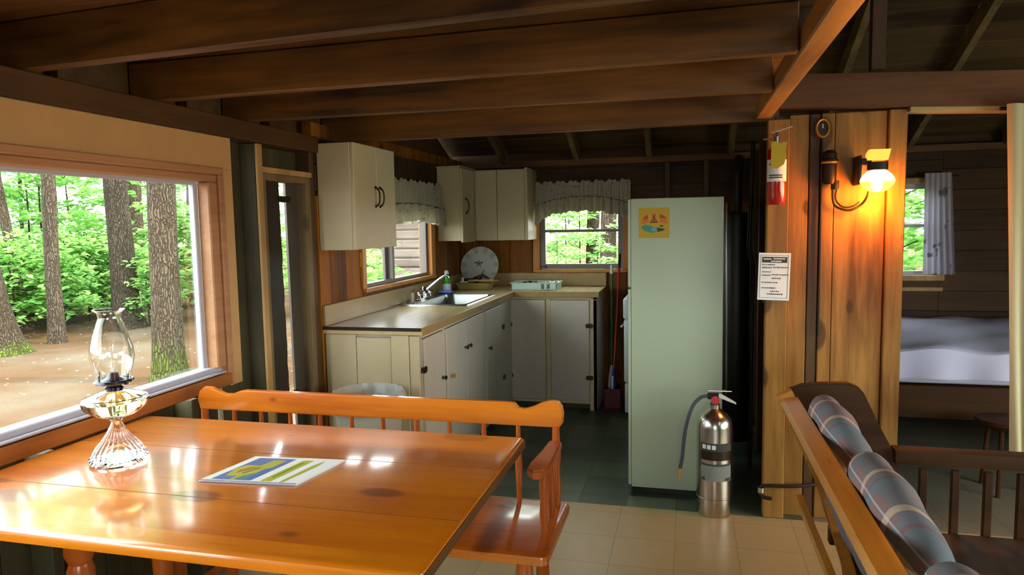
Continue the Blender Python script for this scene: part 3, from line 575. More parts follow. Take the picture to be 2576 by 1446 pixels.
# platter
pl = T('platter', 'round platter with a grey flower pattern propped in the back corner', 'plate', (-1.69, 5.62, .93))
def disk_mat():
    m, t, p = base_mat('patterned_ceramic'); L = t.links; tc = N(t, 'ShaderNodeTexCoord'); mp = N(t, 'ShaderNodeMapping'); mp.inputs['Location'].default_value = (1.69, -5.62, -1.10); L.new(tc.outputs['Object'], mp.inputs[0])
    sep = N(t, 'ShaderNodeSeparateXYZ'); L.new(mp.outputs[0], sep.inputs[0]); x, z = sep.outputs[0], sep.outputs[2]
    r = math_n(t, 'SQRT', math_n(t, 'ADD', math_n(t, 'MULTIPLY', x, x), math_n(t, 'MULTIPLY', z, z))); a = math_n(t, 'ARCTAN2', z, x)
    no = N(t, 'ShaderNodeTexNoise'); no.inputs['Scale'].default_value = 28; L.new(tc.outputs['Object'], no.inputs[0])
    rim = math_n(t, 'MULTIPLY', math_n(t, 'GREATER_THAN', r, .118), math_n(t, 'GREATER_THAN', math_n(t, 'ADD', math_n(t, 'SINE', math_n(t, 'MULTIPLY', a, 11)), math_n(t, 'MULTIPLY', no.outputs[0], 1.6)), .95))
    dx = math_n(t, 'ADD', x, .012); dz = math_n(t, 'SUBTRACT', z, .03); r2 = math_n(t, 'SQRT', math_n(t, 'ADD', math_n(t, 'MULTIPLY', dx, dx), math_n(t, 'MULTIPLY', math_n(t, 'MULTIPLY', dz, dz), 2.5))); a2 = math_n(t, 'ARCTAN2', dz, dx)
    fl_ = math_n(t, 'LESS_THAN', r2, math_n(t, 'ADD', .026, math_n(t, 'MULTIPLY', math_n(t, 'SINE', math_n(t, 'MULTIPLY', a2, 5)), .016)))
    stem = math_n(t, 'MULTIPLY', math_n(t, 'LESS_THAN', math_n(t, 'ABSOLUTE', math_n(t, 'SUBTRACT', x, math_n(t, 'MULTIPLY', math_n(t, 'ADD', z, .1), .5))), .005), math_n(t, 'LESS_THAN', math_n(t, 'ABSOLUTE', math_n(t, 'ADD', z, .055)), .03))
    c = mixc(t, math_n(t, 'MULTIPLY', rim, .35), lin('#b0b4a8'), lin('#5c5a5c')); c = mixc(t, fl_, c, lin('#4c4856')); c = mixc(t, stem, c, lin('#4c5a3c'))
    L.new(c, p.inputs['Base Color']); p.inputs['Roughness'].default_value = .3; return m
tilt = Matrix.Translation((-1.69, 5.62, 1.105)) @ Matrix.Rotation(math.radians(75), 4, 'X')
obj('dish', B().lathe([(0, 0), (.10, .001), (.115, .006), (.163, .018), (.165, .022), (.115, .012), (.10, .006), (0, .005)], (0, 0, 0), 48, mt=tilt), disk_mat(), pl)
tt = T('dish_tray', 'olive-tan plastic dish tray in front of the round platter', 'tray', (-1.69, 5.46, .93))
q = B(); loft(q, [(rr(-1.835, -1.535, 5.365, 5.535, .02), .985), (rr(-1.828, -1.542, 5.372, 5.528, .02), .985), (rr(-1.805, -1.565, 5.385, 5.515, .02), .938)]); loft(q, [(rr(-1.835, -1.535, 5.365, 5.535, .02), .985), (rr(-1.812, -1.558, 5.38, 5.52, .02), .9315)]); obj('tray_shell', q, M['tan_pl'], tt)
tag(obj('rolling_handle_utensil', B().tube([(-1.74, 5.44, 1.0), (-1.63, 5.45, 1.0)], [.008, .008], 8).tube([(-1.63, 5.45, 1.0), (-1.53, 5.46, .999)], [.013, .012], 10).tube([(-1.53, 5.46, .999), (-1.49, 5.463, .998)], .004, 8), wood('light_wood_handle', '#b88a4c', '#d8ac6a', 'x', .5, knots=False)), 'utensil with pale wooden handle lying across the tan tray', 'utensil')
tag(obj('spatula', B().tube([(-1.70, 5.50, .995), (-1.63, 5.49, 1.04), (-1.56, 5.48, 1.0)], [.03, .012, .006], 10).box(-1.79, -1.68, 5.47, 5.54, .988, 1.012, .01, seg=2), M['black']), 'black plastic cooking utensils heaped in the tan tray', 'utensil')
tag(obj('peeler', B().box(-1.80, -1.73, 5.39, 5.41, .987, .997, .003).box(-1.785, -1.77, 5.40, 5.42, .995, 1.03, .003), M['white']), 'small white utensil at the left of the tan tray', 'utensil')
mt_ = T('cutlery_tray', 'mint-white plastic cutlery tray on the counter by the back window', 'tray', (-1.17, 5.5, .93))
q = B(); x0, x1, y0, y1 = -1.37, -1.0, 5.40, 5.62
q.box(x0, x1, y0, y1, .931, .937, .002)
for a in ((x0, x0 + .006, y0, y1), (x1 - .006, x1, y0, y1), (x0, -1.12, y0, y0 + .006), (-1.105, -1.075, y0 + .0, y0 + .006), (-1.06, x1, y0, y0 + .006), (x0, x1, y1 - .006, y1), (-1.125, -1.12, y0, y1), (-1.105, -1.10, y0, y1), (-1.08, -1.075, y0, y1), (-1.06, -1.055, y0, y1), (-1.25, -1.246, y0, y1)): q.box(a[0], a[1], a[2], a[3], .937, .985, .001)
q.box(x0 - .01, x1 + .01, y0 - .01, y0, .981, .987, .001).box(x0 - .01, x1 + .01, y1, y1 + .01, .981, .987, .001).box(x0 - .01, x0, y0, y1, .981, .987, .001).box(x1, x1 + .01, y0, y1, .981, .987, .001)
obj('tray_shell', q, M['mint'], mt_)
for i, (x, y, a, ln) in enumerate(((-1.22, 5.50, .3, .15), (-1.18, 5.52, -.2, .16), (-1.09, 5.50, 1.5, .15), (-1.03, 5.5, 1.4, .15))):
    k = T('kitchen_knife' if i < 2 else 'spoon', ('dark-handled knife in the cutlery tray, leftmost' if i == 0 else 'dark-handled knife in the cutlery tray beside another knife') if i < 2 else ('spoon in the narrow middle slot of the cutlery tray' if i == 2 else 'spoon in the right-hand slot of the cutlery tray'), 'cutlery', (x, y, .98))
    dx, dy = math.cos(a) * ln / 2, math.sin(a) * ln / 2; z = .985
    obj('handle', B().tube([(x - dx, y - dy, z), (x, y, z)], .006, 8), M['black'] if i < 2 else M['steel'], k)
    if i < 2: obj('blade', B().box(0, ln / 2, -.008, .008, -.001, .001, 0, mt=Matrix.Translation((x, y, z)) @ Matrix.Rotation(a, 4, 'Z')), M['steel'], k)
    else: obj('bowl', B().ell((0, 0, 0), (.02, .012, .004), 12, mt=Matrix.Translation((x + dx * .8, y + dy * .8, z)) @ Matrix.Rotation(a, 4, 'Z')), M['steel'], k)
# wall cabinets
def arc_handle(parent, x, y, z, h, ax):
    o = (.028, 0) if ax == 'x' else (0, -.028)
    return obj('handle', B().tube([(x, y, z + h / 2), (x + o[0] * .8, y + o[1] * .8, z + h * .32), (x + o[0], y + o[1], z), (x + o[0] * .8, y + o[1] * .8, z - h * .32), (x, y, z - h / 2)], [.007, .004, .004, .004, .007], 8, sm=True), M['iron'], parent)
u1 = T('wall_cabinet', 'tall cream wall cabinet hanging by the door with a pair of curved dark handles', 'cabinet', (-1.78, 3.58, 1.33))
obj('carcass', B().box(-1.878, -1.69, 3.325, 3.85, 1.332, 1.888, .003), M['cab'], u1)
for a, b, hy in ((3.327, 3.60, 3.575), (3.603, 3.849, 3.63)):
    dd = obj('door', B().box(-1.69, -1.67, a, b, 1.334, 1.888, .003), M['cab'], u1); arc_handle(dd, -1.67, hy, 1.615, .11, 'x')
u2 = T('wall_cabinet', 'narrow cream corner wall cabinet beside the sink window, side towards the camera', 'cabinet', (-1.77, 5.4, 1.33))
obj('carcass', B().box(-1.878, -1.69, 5.13, 5.795, 1.332, 1.895, .003).box(-1.88, -1.68, 5.12, 5.5, 1.895, 1.905, .002), M['cab'], u2)
dd = obj('door', B().box(-1.69, -1.672, 5.125, 5.44, 1.32, 1.888, .003), M['cab'], u2); arc_handle(dd, -1.672, 5.20, 1.60, .12, 'x')
u3 = T('wall_cabinet', 'cream two-door wall cabinet left of the ruffled back window', 'cabinet', (-1.45, 5.6, 1.33))
obj('carcass', B().box(-1.685, -1.262, 5.47, 5.795, 1.332, 1.892, .003).box(-1.26, -1.235, 5.45, 5.795, 1.325, 1.90, .002), M['cab'], u3)
for a, b in ((-1.668, -1.49), (-1.487, -1.262)): obj('door', B().box(a, b, 5.452, 5.47, 1.325, 1.888, .003), M['cab'], u3)
# valances
def valance(root, p0, p1, zt, nx, ny, arch):
    L_ = (Vector(p1) - Vector(p0)); 
    def mk(z_hi, z_lo, amp, fr, off, ph):
        def fn(u, v):
            p = Vector(p0) + L_ * u; lo = z_lo(u) if callable(z_lo) else z_lo; hi = z_hi(u) if callable(z_hi) else z_hi
            z = hi + (lo - hi) * v
            d = off + amp * (.35 + .65 * v) * math.sin(fr * u * 6.283 + ph + 1.3 * math.sin(7 * u)) + .3 * amp * math.sin(fr * 2.7 * u * 6.283)
            return (p.x + nx * d, p.y + ny * d, z + .004 * math.sin(fr * 1.9 * u * 6.283) * (v > .9))
        return fn
    ar = lambda u: arch * (1 - (2 * u - 1) ** 2)
    obj('heading', B().grid(mk(lambda u: zt + .028 + .014 * math.sin(70 * u) * math.sin(23 * u), zt - .005, .008, 24, .035, 0), 150, 3, .002), M['curtain'], root)
    obj('gathered_band', B().grid(mk(zt - .005, lambda u: zt - .16 + ar(u), .009, 22, .04, 1), 190, 6, .002), M['curtain'], root)
    obj('seam_line', B().grid(mk(lambda u: zt - .157 + ar(u), lambda u: zt - .164 + ar(u), .014, 9, .052, 2), 150, 1, .001), plain('seam_thread', '#5a6048', .8), root)
    obj('ruffle', B().grid(mk(lambda u: zt - .160 + ar(u), lambda u: zt - .285 + ar(u) * 1.1 + .007 * math.sin(38 * u) + .05 * max(0, 1 - u * 9) * -1 + .0, .026, 9, .05, 2), 220, 8, .002), M['curtain'], root)
    obj('curtain_rod', B().tube([(p0[0] + nx * .03, p0[1] + ny * .03, zt), (p1[0] + nx * .03, p1[1] + ny * .03, zt)], .006, 8), M['white'], root)
v1_ = T('window_valance', 'ruffled floral valance over the back window', 'curtain', (-.88, YB - .05, 1.5)); valance(v1_, (-1.225, YB - .06, 0), (-.445, YB - .06, 0), 1.765, 0, -1, .065)
v2_ = T('window_valance', 'ruffled floral valance over the side window above the sink', 'curtain', (-1.83, 4.5, 1.5)); valance(v2_, (-1.87, 3.87, 0), (-1.87, 5.11, 0), 1.735, 1, 0, .03)
tag(obj('paper_note', B().box(XW + .001, XW + .003, 3.785, 3.82, 1.215, 1.30, 0), M['yellow']), 'small yellow note stuck beside the sink window', 'note')
# waste bin
bn_ = T('waste_bin', 'white plastic waste bin against the cabinet end behind the bench', 'bin', (-1.54, 3.1, 0))
obj('bucket', B().lathe([(0, .001), (.125, .001), (.13, .01), (.165, .60), (.178, .605), (.178, .62), (.165, .62), (.16, .60), (.12, .02), (0, .02)], (-1.53, 3.12, 0), 40), M['bin'], bn_)
obj('bag', B().lathe([(.18, .56), (.183, .60), (.18, .63), (.172, .645), (.158, .62), (.15, .45)], (-1.53, 3.12, 0), 40, flute=(.5, .7, 17)), plain('bag_film', '#c8ccc0', .3, trans=.3), bn_)
# brooms by the back wall
def broom(name, label, cat, x, y, top, hm, dx):
    t = T(name, label, cat, (x, y, 0)); return t
b1 = T('broom', 'red-handled broom leaning in the gap left of the stove', 'broom', (-.56, 5.55, 0))
obj('handle', B().tube([(-.565, 5.50, .30), (-.535, 5.66, 1.09)], .009, 10), M['redh'], b1); obj('grip', B().tube([(-.535, 5.66, 1.09), (-.531, 5.68, 1.20)], .011, 10), M['black'], b1)
q = B()
for i in range(24): q.tube([(-.566 + .002 * (i % 5 - 2), 5.50, .31), (-.60 + i * .0026, 5.46 + .02 * (i % 3), .005)], .003, 5)
obj('bristles', q, M['bluep'], b1)
b2 = T('mop', 'green and white handled mop standing in the gap beside the back cabinet', 'mop', (-.60, 5.6, 0))
obj('handle', B().tube([(-.595, 5.62, .30), (-.595, 5.66, 1.04)], .010, 10), M['greenh'], b2); obj('grip', B().tube([(-.595, 5.66, 1.04), (-.595, 5.665, 1.11)], .012, 10), M['white'], b2)
q = B()
for i in range(26): a = i * 2.4; q.tube([(-.595, 5.62, .32), (-.595 + .02 * math.cos(a), 5.62 + .03 * math.sin(a), .2), (-.595 + .028 * math.cos(a), 5.60 + .06 * math.sin(a), .01)], .005, 5)
obj('mop_head', q, M['white'], b2)
b3 = T('dustpan', 'red dustpan standing on the floor in front of the brooms', 'dustpan', (-.56, 5.36, 0))
obj('pan', B().box(-.63, -.50, 5.37, 5.385, .003, .16, .004).box(-.63, -.50, 5.30, 5.37, .003, .012, .003), plain('maroon_plastic', '#5a1418', .5), b3); obj('handle', B().tube([(-.565, 5.38, .16), (-.565, 5.39, .26)], .008, 8), M['white'], b3)
# fridge
fr = T('refrigerator', 'tall pale green-white refrigerator seen from its plain side', 'refrigerator', (-.05, 4.0, 0))
obj('body', B().box(-.288, .178, 3.70, 4.30, .03, 1.573, .006, seg=2), M['fridge'], fr)
for a, b in ((.04, 1.10), (1.11, 1.57)):
    dd = obj('door', B().box(-.304, -.289, 3.702, 4.30, a, b, .004, seg=2), M['fridge'], fr); obj('handle', B().box(-.325, -.303, 4.22, 4.25, (a + b) / 2 - .1, (a + b) / 2 + .12, .005), M['white'], dd)
obj('kickplate', B().box(-.24, .16, 3.72, 4.28, .0, .03, 0), M['black'], fr)
mg = T('fridge_magnet', 'square yellow emblem sticker with red tent shapes on the fridge side', 'sticker', (-.169, 3.698, 1.446))
X0, Z0 = -.247, 1.368; S_ = .156
def mag(pts, mat, name, k): return obj(name, B().prism([(X0 + a * S_, Z0 + b * S_) for a, b in pts], 'y', 3.6985 - k * .0006, 3.6992 - k * .0006), mat, mg)
mag([(0, 0), (1, 0), (1, 1), (0, 1)], plain('mag_yellow', '#b09008', .5, var=.05), 'sheet', 0)
mo = plain('mag_orange', '#b86a10', .5); mr = plain('mag_red', '#a8380c', .5)
mag([(.08, .48), (.3, .5), (.3, .62), (.12, .62)], mo, 'orange_band', 1); mag([(.70, .5), (.95, .48), (.9, .62), (.7, .62)], mo, 'orange_band', 1)
mag([(.12, .62), (.3, .62), (.3, .78), (.2, .72)], mr, 'red_arc', 1); mag([(.68, .64), (.92, .64), (.82, .74), (.68, .79)], mr, 'red_arc', 1)
mag([(.36, .5), (.5, .74), (.64, .5), (.58, .5), (.5, .62), (.42, .5)], mr, 'tent', 2); mag([(.42, .8), (.46, .8), (.52, .7), (.5, .66)], mr, 'tent_pole', 2); mag([(.58, .8), (.54, .8), (.48, .7), (.5, .66)], mr, 'tent_pole', 2)
mag([(.46, .5), (.5, .6), (.54, .5)], plain('mag_dark', '#3c3008', .5), 'tent_door', 2); mag([(.36, .5), (.62, .5), (.62, .53), (.36, .53)], plain('mag_dark', '', .5), 'base_line', 3)
mag([(.08, .38), (.2, .44), (.34, .42), (.5, .36), (.62, .35), (.6, .2), (.45, .17), (.3, .2), (.15, .27)], plain('mag_teal', '#1f8a6e', .5), 'water', 1)
mag([(.4, .34), (.58, .34), (.6, .22), (.42, .22)], plain('mag_blue', '#5c96a0', .5), 'water_light', 2); mag([(.6, .34), (.86, .30), (.8, .24), (.62, .2)], plain('mag_dark', '', .5), 'shore', 1); mag([(.68, .42), (.8, .42), (.8, .38), (.7, .36)], plain('mag_dark', '', .5), 'canoe', 1)
# stove behind
sv = T('gas_stove', 'white stove standing beyond the fridge, only its front edge showing', 'stove', (-.1, 5.4, 0))
obj('body', B().box(-.40, .2, 5.1, 5.72, .03, .90, .006), M['white'], sv); obj('cooktop', B().box(-.42, .2, 5.09, 5.73, .90, .915, .004), M['black'], sv)
obj('control_panel', B().box(-.455, -.402, 5.1, 5.72, .75, .895, .012, seg=2), M['white'], sv); dd = obj('oven_door', B().box(-.45, -.402, 5.1, 5.72, .28, .74, .012, seg=2), M['white'], sv); obj('handle', B().tube([(-.47, 5.13, .69), (-.47, 5.69, .69)], .009, 8), M['chrome'], dd)
obj('drawer', B().box(-.445, -.402, 5.1, 5.72, .05, .27, .012, seg=2), M['white'], sv)
for y in (5.2, 5.3, 5.5, 5.6): obj('foot', B().lathe([(0, 0), (.015, 0), (.015, .03), (0, .03)], (-.35 if y < 5.4 else .12, y, 0), 10), M['black'], sv) if y in (5.2, 5.6) else None
# black heater tank
ht = T('water_heater', 'dark upright tank with pipes in the shadow right of the fridge', 'water heater', (.31, 4.75, 0))
obj('tank', B().lathe([(0, 0), (.085, 0), (.09, .01), (.09, 1.46), (.08, 1.50), (0, 1.515)], (.31, 4.78, 0), 28), M['black'], ht); obj('flue', B().tube([(.31, 4.78, 1.5), (.31, 4.78, 1.75), (.33, 4.9, 1.86)], .03, 14), M['iron'], ht)
obj('water_pipe', B().tube([(.25, 4.72, 1.50), (.25, 4.70, 1.54), (.24, 4.6, 1.56), (.24, 4.55, 1.2), (.245, 4.55, .3)], .008, 8), M['steel'], ht)
tag(obj('iron_pipe', B().tube([(.36, 4.2, 0.001), (.36, 4.2, 1.2), (.34, 4.2, 1.3), (.36, 4.25, 1.9)], .012, 10), M['iron']), 'dark vertical pipe in front of the black tank', 'pipe')
# extinguishers
ex = T('fire_extinguisher', 'large stainless steel fire extinguisher with black hose on the floor by the fridge', 'fire extinguisher', (.133, 3.5, 0))
cx, cy = .134, 3.52
obj('cylinder', B().lathe([(0, .02), (.07, .02), (.072, .001), (.083, .001), (.086, .008), (.086, .09), (.0845, .092), (.0845, .10), (.086, .102), (.086, .44), (.080, .475), (.060, .505), (.03, .525), (.024, .53), (.024, .55), (0, .55)], (cx, cy, 0), 48), M['steel'], ex)
obj('valve', B().lathe([(.022, 0), (.024, .01), (.018, .02), (.018, .055), (0, .058)], (cx, cy, .54), 18).box(cx - .035, cx + .02, cy - .012, cy + .012, .575, .605, .004), M['iron'], ex)
obj('gauge', B().lathe([(0, 0), (.02, 0), (.02, .012), (0, .014)], (0, 0, 0), 20, mt=Matrix.Translation((cx, cy - .018, .575)) @ Matrix.Rotation(math.pi / 2, 4, 'X')), plain('gauge_red', '#a83030', .3), ex, 'red pressure gauge')
obj('lever', B().box(cx - .035, cx + .08, cy - .01, cy + .01, .615, .622, .002), M['chrome'], ex); obj('carry_handle', B().prism([(cx + .01, .60), (cx + .03, .605), (cx + .10, .565), (cx + .10, .555), (cx + .02, .585)], 'y', cy - .01, cy + .01), M['steel'], ex)
obj('hose', B().tube([(cx - .03, cy, .59), (cx - .07, cy - .01, .58), (cx - .11, cy - .02, .53), (cx - .14, cy - .02, .42), (cx - .155, cy - .02, .28), (cx - .165, cy - .02, .22)], .009, 12, sm=True), M['rubber'], ex); obj('nozzle', B().tube([(cx - .165, cy - .02, .22), (cx - .17, cy - .02, .155)], [.007, .004], 10), M['brass'], ex)
def cyl_label(parent, name, c, r, z0, z1, a0, a1, mat):
    return obj(name, B().grid(lambda u, v: (c[0] + r * math.cos(a0 + (a1 - a0) * u), c[1] + r * math.sin(a0 + (a1 - a0) * u), z0 + (z1 - z0) * v), 16, 1), mat, parent)
A0, A1 = math.radians(222), math.radians(330)
for z0, z1, mm, nn in ((.335, .375, 'ink', 'label_header'), (.29, .335, 'hingem', 'label_band'), (.275, .29, 'steel', 'label_stripe'), (.262, .272, 'ink', 'label_rule'), (.205, .262, 'ink2', 'label_text'), (.185, .205, 'ink2', 'label_foot')): cyl_label(ex, nn, (cx, cy), .0868, z0, z1, A0, A1, M[mm])
for i, (a, b) in enumerate(((228, 240), (244, 256), (260, 272))): cyl_label(ex, 'label_letter', (cx, cy), .0872, .345, .366, math.radians(a), math.radians(b), M['paper'])
for a, b in ((224, 238), (304, 328)): cyl_label(ex, 'label_mark', (cx, cy), .0872, .187, .203, math.radians(a), math.radians(b), M['ink'])
e2 = T('fire_extinguisher', 'small red fire extinguisher with yellow tag hung high on the corner post', 'fire extinguisher', (.40, 3.45, 1.52)); cx, cy = .396, 3.452
obj('cylinder', B().lathe([(0, 0), (.038, 0), (.042, .008), (.042, .22), (.036, .25), (.016, .265), (.014, .28), (0, .28)], (cx, cy, 1.52), 32), M['red'], e2)
cyl_label(e2, 'white_label', (cx, cy), .0425, 1.625, 1.725, math.radians(190), math.radians(350), M['paper'])
for z in (1.70, 1.65, 1.64): cyl_label(e2, 'label_text', (cx, cy), .0428, z, z + .006, math.radians(215), math.radians(300), M['ink'])
obj('valve', B().lathe([(.014, 0), (.014, .03), (.02, .035), (0, .05)], (cx, cy, 1.80), 14).box(cx - .03, cx + .07, cy - .006, cy + .006, 1.85, 1.857, .002, mt=Matrix.Translation((cx, cy, 1.85)) @ Matrix.Rotation(-.3, 4, 'Y') @ Matrix.Translation((-cx, -cy, -1.85))).tube([(cx - .02, cy, 1.82), (cx - .06, cy, 1.82)], .004, 8), M['steel'], e2)
obj('bracket', B().box(cx - .012, cx + .012, cy + .04, 3.499, 1.56, 1.70, .002).box(cx - .012, cx + .012, 3.495, 3.502, 1.56, 1.70, 0), M['iron'], e2)
obj('inspection_tag', B().prism([(cx - .03, 1.69), (cx - .005, 1.68), (cx + .025, 1.70), (cx + .036, 1.735), (cx + .032, 1.755), (cx + .038, 1.80), (cx + .02, 1.80), (cx + .005, 1.795), (cx - .012, 1.805), (cx - .03, 1.80)], 'y', cy - .052, cy - .050), M['yellow'], e2, 'yellow inspection tag')
# notice on post
sg = T('paper_notice', 'white printed notice with black header pinned on the corner post', 'notice', (.397, 3.49, 1.18))
rot = Matrix.Translation((.397, 3.496, 1.183)) @ Matrix.Rotation(math.radians(1.5), 4, 'Y') 
def sb(name, x0, x1, z0, z1, k, mat): return obj(name, B().box(x0, x1, -.0006 * (k + 1) - .0006 * k, -.0006 * k, z0, z1, 0, mt=rot), mat, sg)
sb('sheet', -.071, .071, -.112, .112, 0, M['paper'])
sb('border', -.063, .063, .100, .102, 1, M['ink2']); sb('border', -.063, .063, -.102, -.100, 1, M['ink2']); sb('border', -.063, -.061, -.102, .102, 1, M['ink2']); sb('border', .061, .063, -.102, .102, 1, M['ink2'])
sb('header_block', -.056, .056, .066, .093, 1, M['ink'])
rt = random.Random(11)
q = B()
for (x0, x1, z) in ((-.05, -.02, .083), (-.005, .045, .085), (-.015, .03, .073)):
    x = x0
    while x < x1: wd = rt.uniform(.003, .007); q.box(x, x + wd, -.0034, -.0028, z - .003, z + .003, 0, mt=rot); x += wd + .002
obj('header_lettering', q, M['paper'], sg)
q = B()
for (x0, x1, z) in ((-.055, .0, .056), (-.055, -.015, .042), (-.005, .055, .044), (-.055, -.02, .022), (-.055, -.02, .006), (-.012, .058, .009), (-.01, .03, -.008), (-.055, .018, -.028), (-.052, .008, -.054), (-.015, .025, -.070), (-.03, .035, -.083)):
    x = x0
    while x < x1: wd = rt.uniform(.003, .008); h_ = rt.uniform(.0018, .003); q.box(x, x + wd, -.0028, -.0022, z - h_, z + h_, 0, mt=rot); x += wd + .0022
obj('text_lines', q, M['ink'], sg)
# dial
dl = T('wall_dial', 'round brass-rimmed dial high on the partition', 'dial', (.60, 3.53, 1.87))
mt1 = Matrix.Translation((.603, 3.544, 1.868)) @ Matrix.Rotation(math.pi / 2, 4, 'X') @ Matrix.Diagonal((.78, 1.12, 1, 1))
obj('rim', B().lathe([(.040, 0), (.040, .018), (.036, .026), (.031, .022), (.031, 0)], (0, 0, 0), 32, mt=mt1), M['brass'], dl); obj('face', B().lathe([(0, .008), (.032, .008), (.032, 0), (0, 0)], (0, 0, 0), 28, mt=mt1), plain('dial_face', '#2a2008', .25), dl); obj('needle', B().box(.602, .606, 3.531, 3.534, 1.868, 1.888, 0), M['white'], dl)
# gas wall lamp
gl = T('gas_wall_lamp', 'lit gas wall lamp with glowing glass globe on the pine partition', 'lamp', (.815, 3.47, 1.6))
gx, gy = .815, 3.43
fro = bpy.data.materials.new('frosted_globe'); fro.use_nodes = True; t = fro.node_tree; p = t.nodes['Principled BSDF']; p.inputs['Base Color'].default_value = (1, .82, .5, 1); p.inputs['Roughness'].default_value = .4; p.inputs['Transmission Weight'].default_value = .3; p.inputs['Emission Color'].default_value = (1, .68, .28, 1); p.inputs['Emission Strength'].default_value = 2.6
nz = N(t, 'ShaderNodeTexNoise'); nz.inputs['Scale'].default_value = 12
amb = bpy.data.materials.new('clear_amber_glass'); amb.use_nodes = True; t = amb.node_tree; t.nodes.clear(); o_ = N(t, 'ShaderNodeOutputMaterial'); a_ = N(t, 'ShaderNodeBsdfTransparent'); a_.inputs[0].default_value = (.95, .70, .25, 1); b_ = N(t, 'ShaderNodeBsdfTranslucent'); b_.inputs[0].default_value = (1, .62, .15, 1); m_ = N(t, 'ShaderNodeMixShader'); m_.inputs[0].default_value = .35
t.links.new(a_.outputs[0], m_.inputs[1]); t.links.new(b_.outputs[0], m_.inputs[2]); t.links.new(m_.outputs[0], o_.inputs[0])
obj('globe_top', B().lathe([(.072, 0), (.068, .014), (.056, .032), (.04, .046), (.034, .048)], (gx, gy, 1.612), 40), fro, gl, 'glowing frosted upper globe')
obj('globe_bottom', B().lathe([(.072, 0), (.066, -.014), (.05, -.032), (.03, -.044), (.016, -.047)], (gx, gy, 1.612), 40), amb, gl)
obj('mantle', B().lathe([(0, -.042), (.013, -.038), (.022, -.02), (.024, 0), (.022, .02), (.012, .03), (0, .03)], (gx, gy, 1.607), 20), emis('mantle_glow', '#ffd890', 45), gl, 'white-hot glowing mantle')
obj('collar', B().lathe([(.0, 0), (.042, 0), (.042, .034), (.0, .034)], (gx, gy, 1.662), 28), M['iron'], gl)
obj('heat_shield', B().prism([(gx - .046, 1.705), (gx + .038, 1.705), (gx + .048, 1.752), (gx - .036, 1.752), (gx - .046, 1.735)], 'y', gy - .02, gy + .02), emis('shield_glow', '#ffb040', 1.1), gl, 'heat shield with the flame glint as painted glow')  # heat shield; emission imitates the flame's reflection on it
obj('bracket', B().box(.745, .79, gy - .008, gy + .008, 1.685, 1.715, .003).box(.738, .752, gy, 3.549, 1.60, 1.73, .003), M['iron'], gl)
obj('gas_tube', B().tube([(gx - .028, gy, 1.665), (gx - .04, gy, 1.62), (gx - .03, gy + .01, 1.57), (.775, 3.50, 1.52), (.73, 3.51, 1.49), (.69, 3.515, 1.495), (.655, 3.515, 1.52), (.648, 3.515, 1.60)], .0055, 10, sm=True), M['iron'], gl)
obj('gas_tube', B().tube([(.667, 3.51, 1.60), (.662, 3.51, 1.54), (.69, 3.50, 1.505), (.73, 3.495, 1.505), (.76, 3.495, 1.525)], .004, 10, sm=True), M['iron'], gl)
ll = bpy.data.lights.new('gas_flame', 'POINT'); ll.energy = 15; ll.color = (1, .26, .025); ll.shadow_soft_size = .05; lo = bpy.data.objects.new('gas_flame', ll); COL.objects.link(lo); lo.location = (gx, gy - .005, 1.53)
rg = T('gas_regulator', 'dark gas regulator with brass band left of the lit lamp', 'regulator', (.64, 3.52, 1.65))
obj('housing', B().lathe([(0, 0), (.022, 0), (.028, .01), (.028, .09), (.036, .095), (.036, .11), (.03, .115), (.028, .14), (.015, .155), (0, .157)], (.635, 3.515, 1.61), 24), M['iron'], rg); obj('band', B().lathe([(.037, 0), (.038, .003), (.037, .008)], (.635, 3.515, 1.704), 24), M['brass'], rg); obj('outlet', B().lathe([(0, 0), (.018, 0), (.018, .04), (0, .04)], (.657, 3.51, 1.585), 16), M['iron'], rg)
tag(obj('gas_pipe', B().tube([(.603, 3.535, 1.835), (.603, 3.535, 1.0), (.603, 3.535, .9)], .005, 10), M['iron']), 'thin vertical gas pipe running down the partition below the dial', 'pipe')
pp = T('floor_pipe', 'dark metal pipe with a ring fitting bent around the base of the post', 'pipe', (.37, 3.47, .15))
obj('pipe', B().tube([(.62, 3.53, .175), (.50, 3.48, .175), (.38, 3.47, .172), (.352, 3.47, .165), (.345, 3.48, .14), (.352, 3.485, .12), (.365, 3.48, .11), (.40, 3.48, .105)], .009, 10, sm=True), M['iron'], pp)
obj('fitting', B().lathe([(.016, -.012), (.016, .012), (.009, .012), (.009, -.012), (.016, -.012)], (.35, 3.475, .148), 16), M['steel'], pp)
# red lump thing: hanging cloth behind the notice
tag(obj('oven_mitt', B().prism([(3.9, 1.02), (4.0, 1.0), (4.02, 1.12), (3.96, 1.2), (3.9, 1.16)], 'x', .395, .415, .006), plain('grey_cloth', '#8a8890', .9)), 'small pale cloth hanging in the shadows left of the notice', 'cloth')

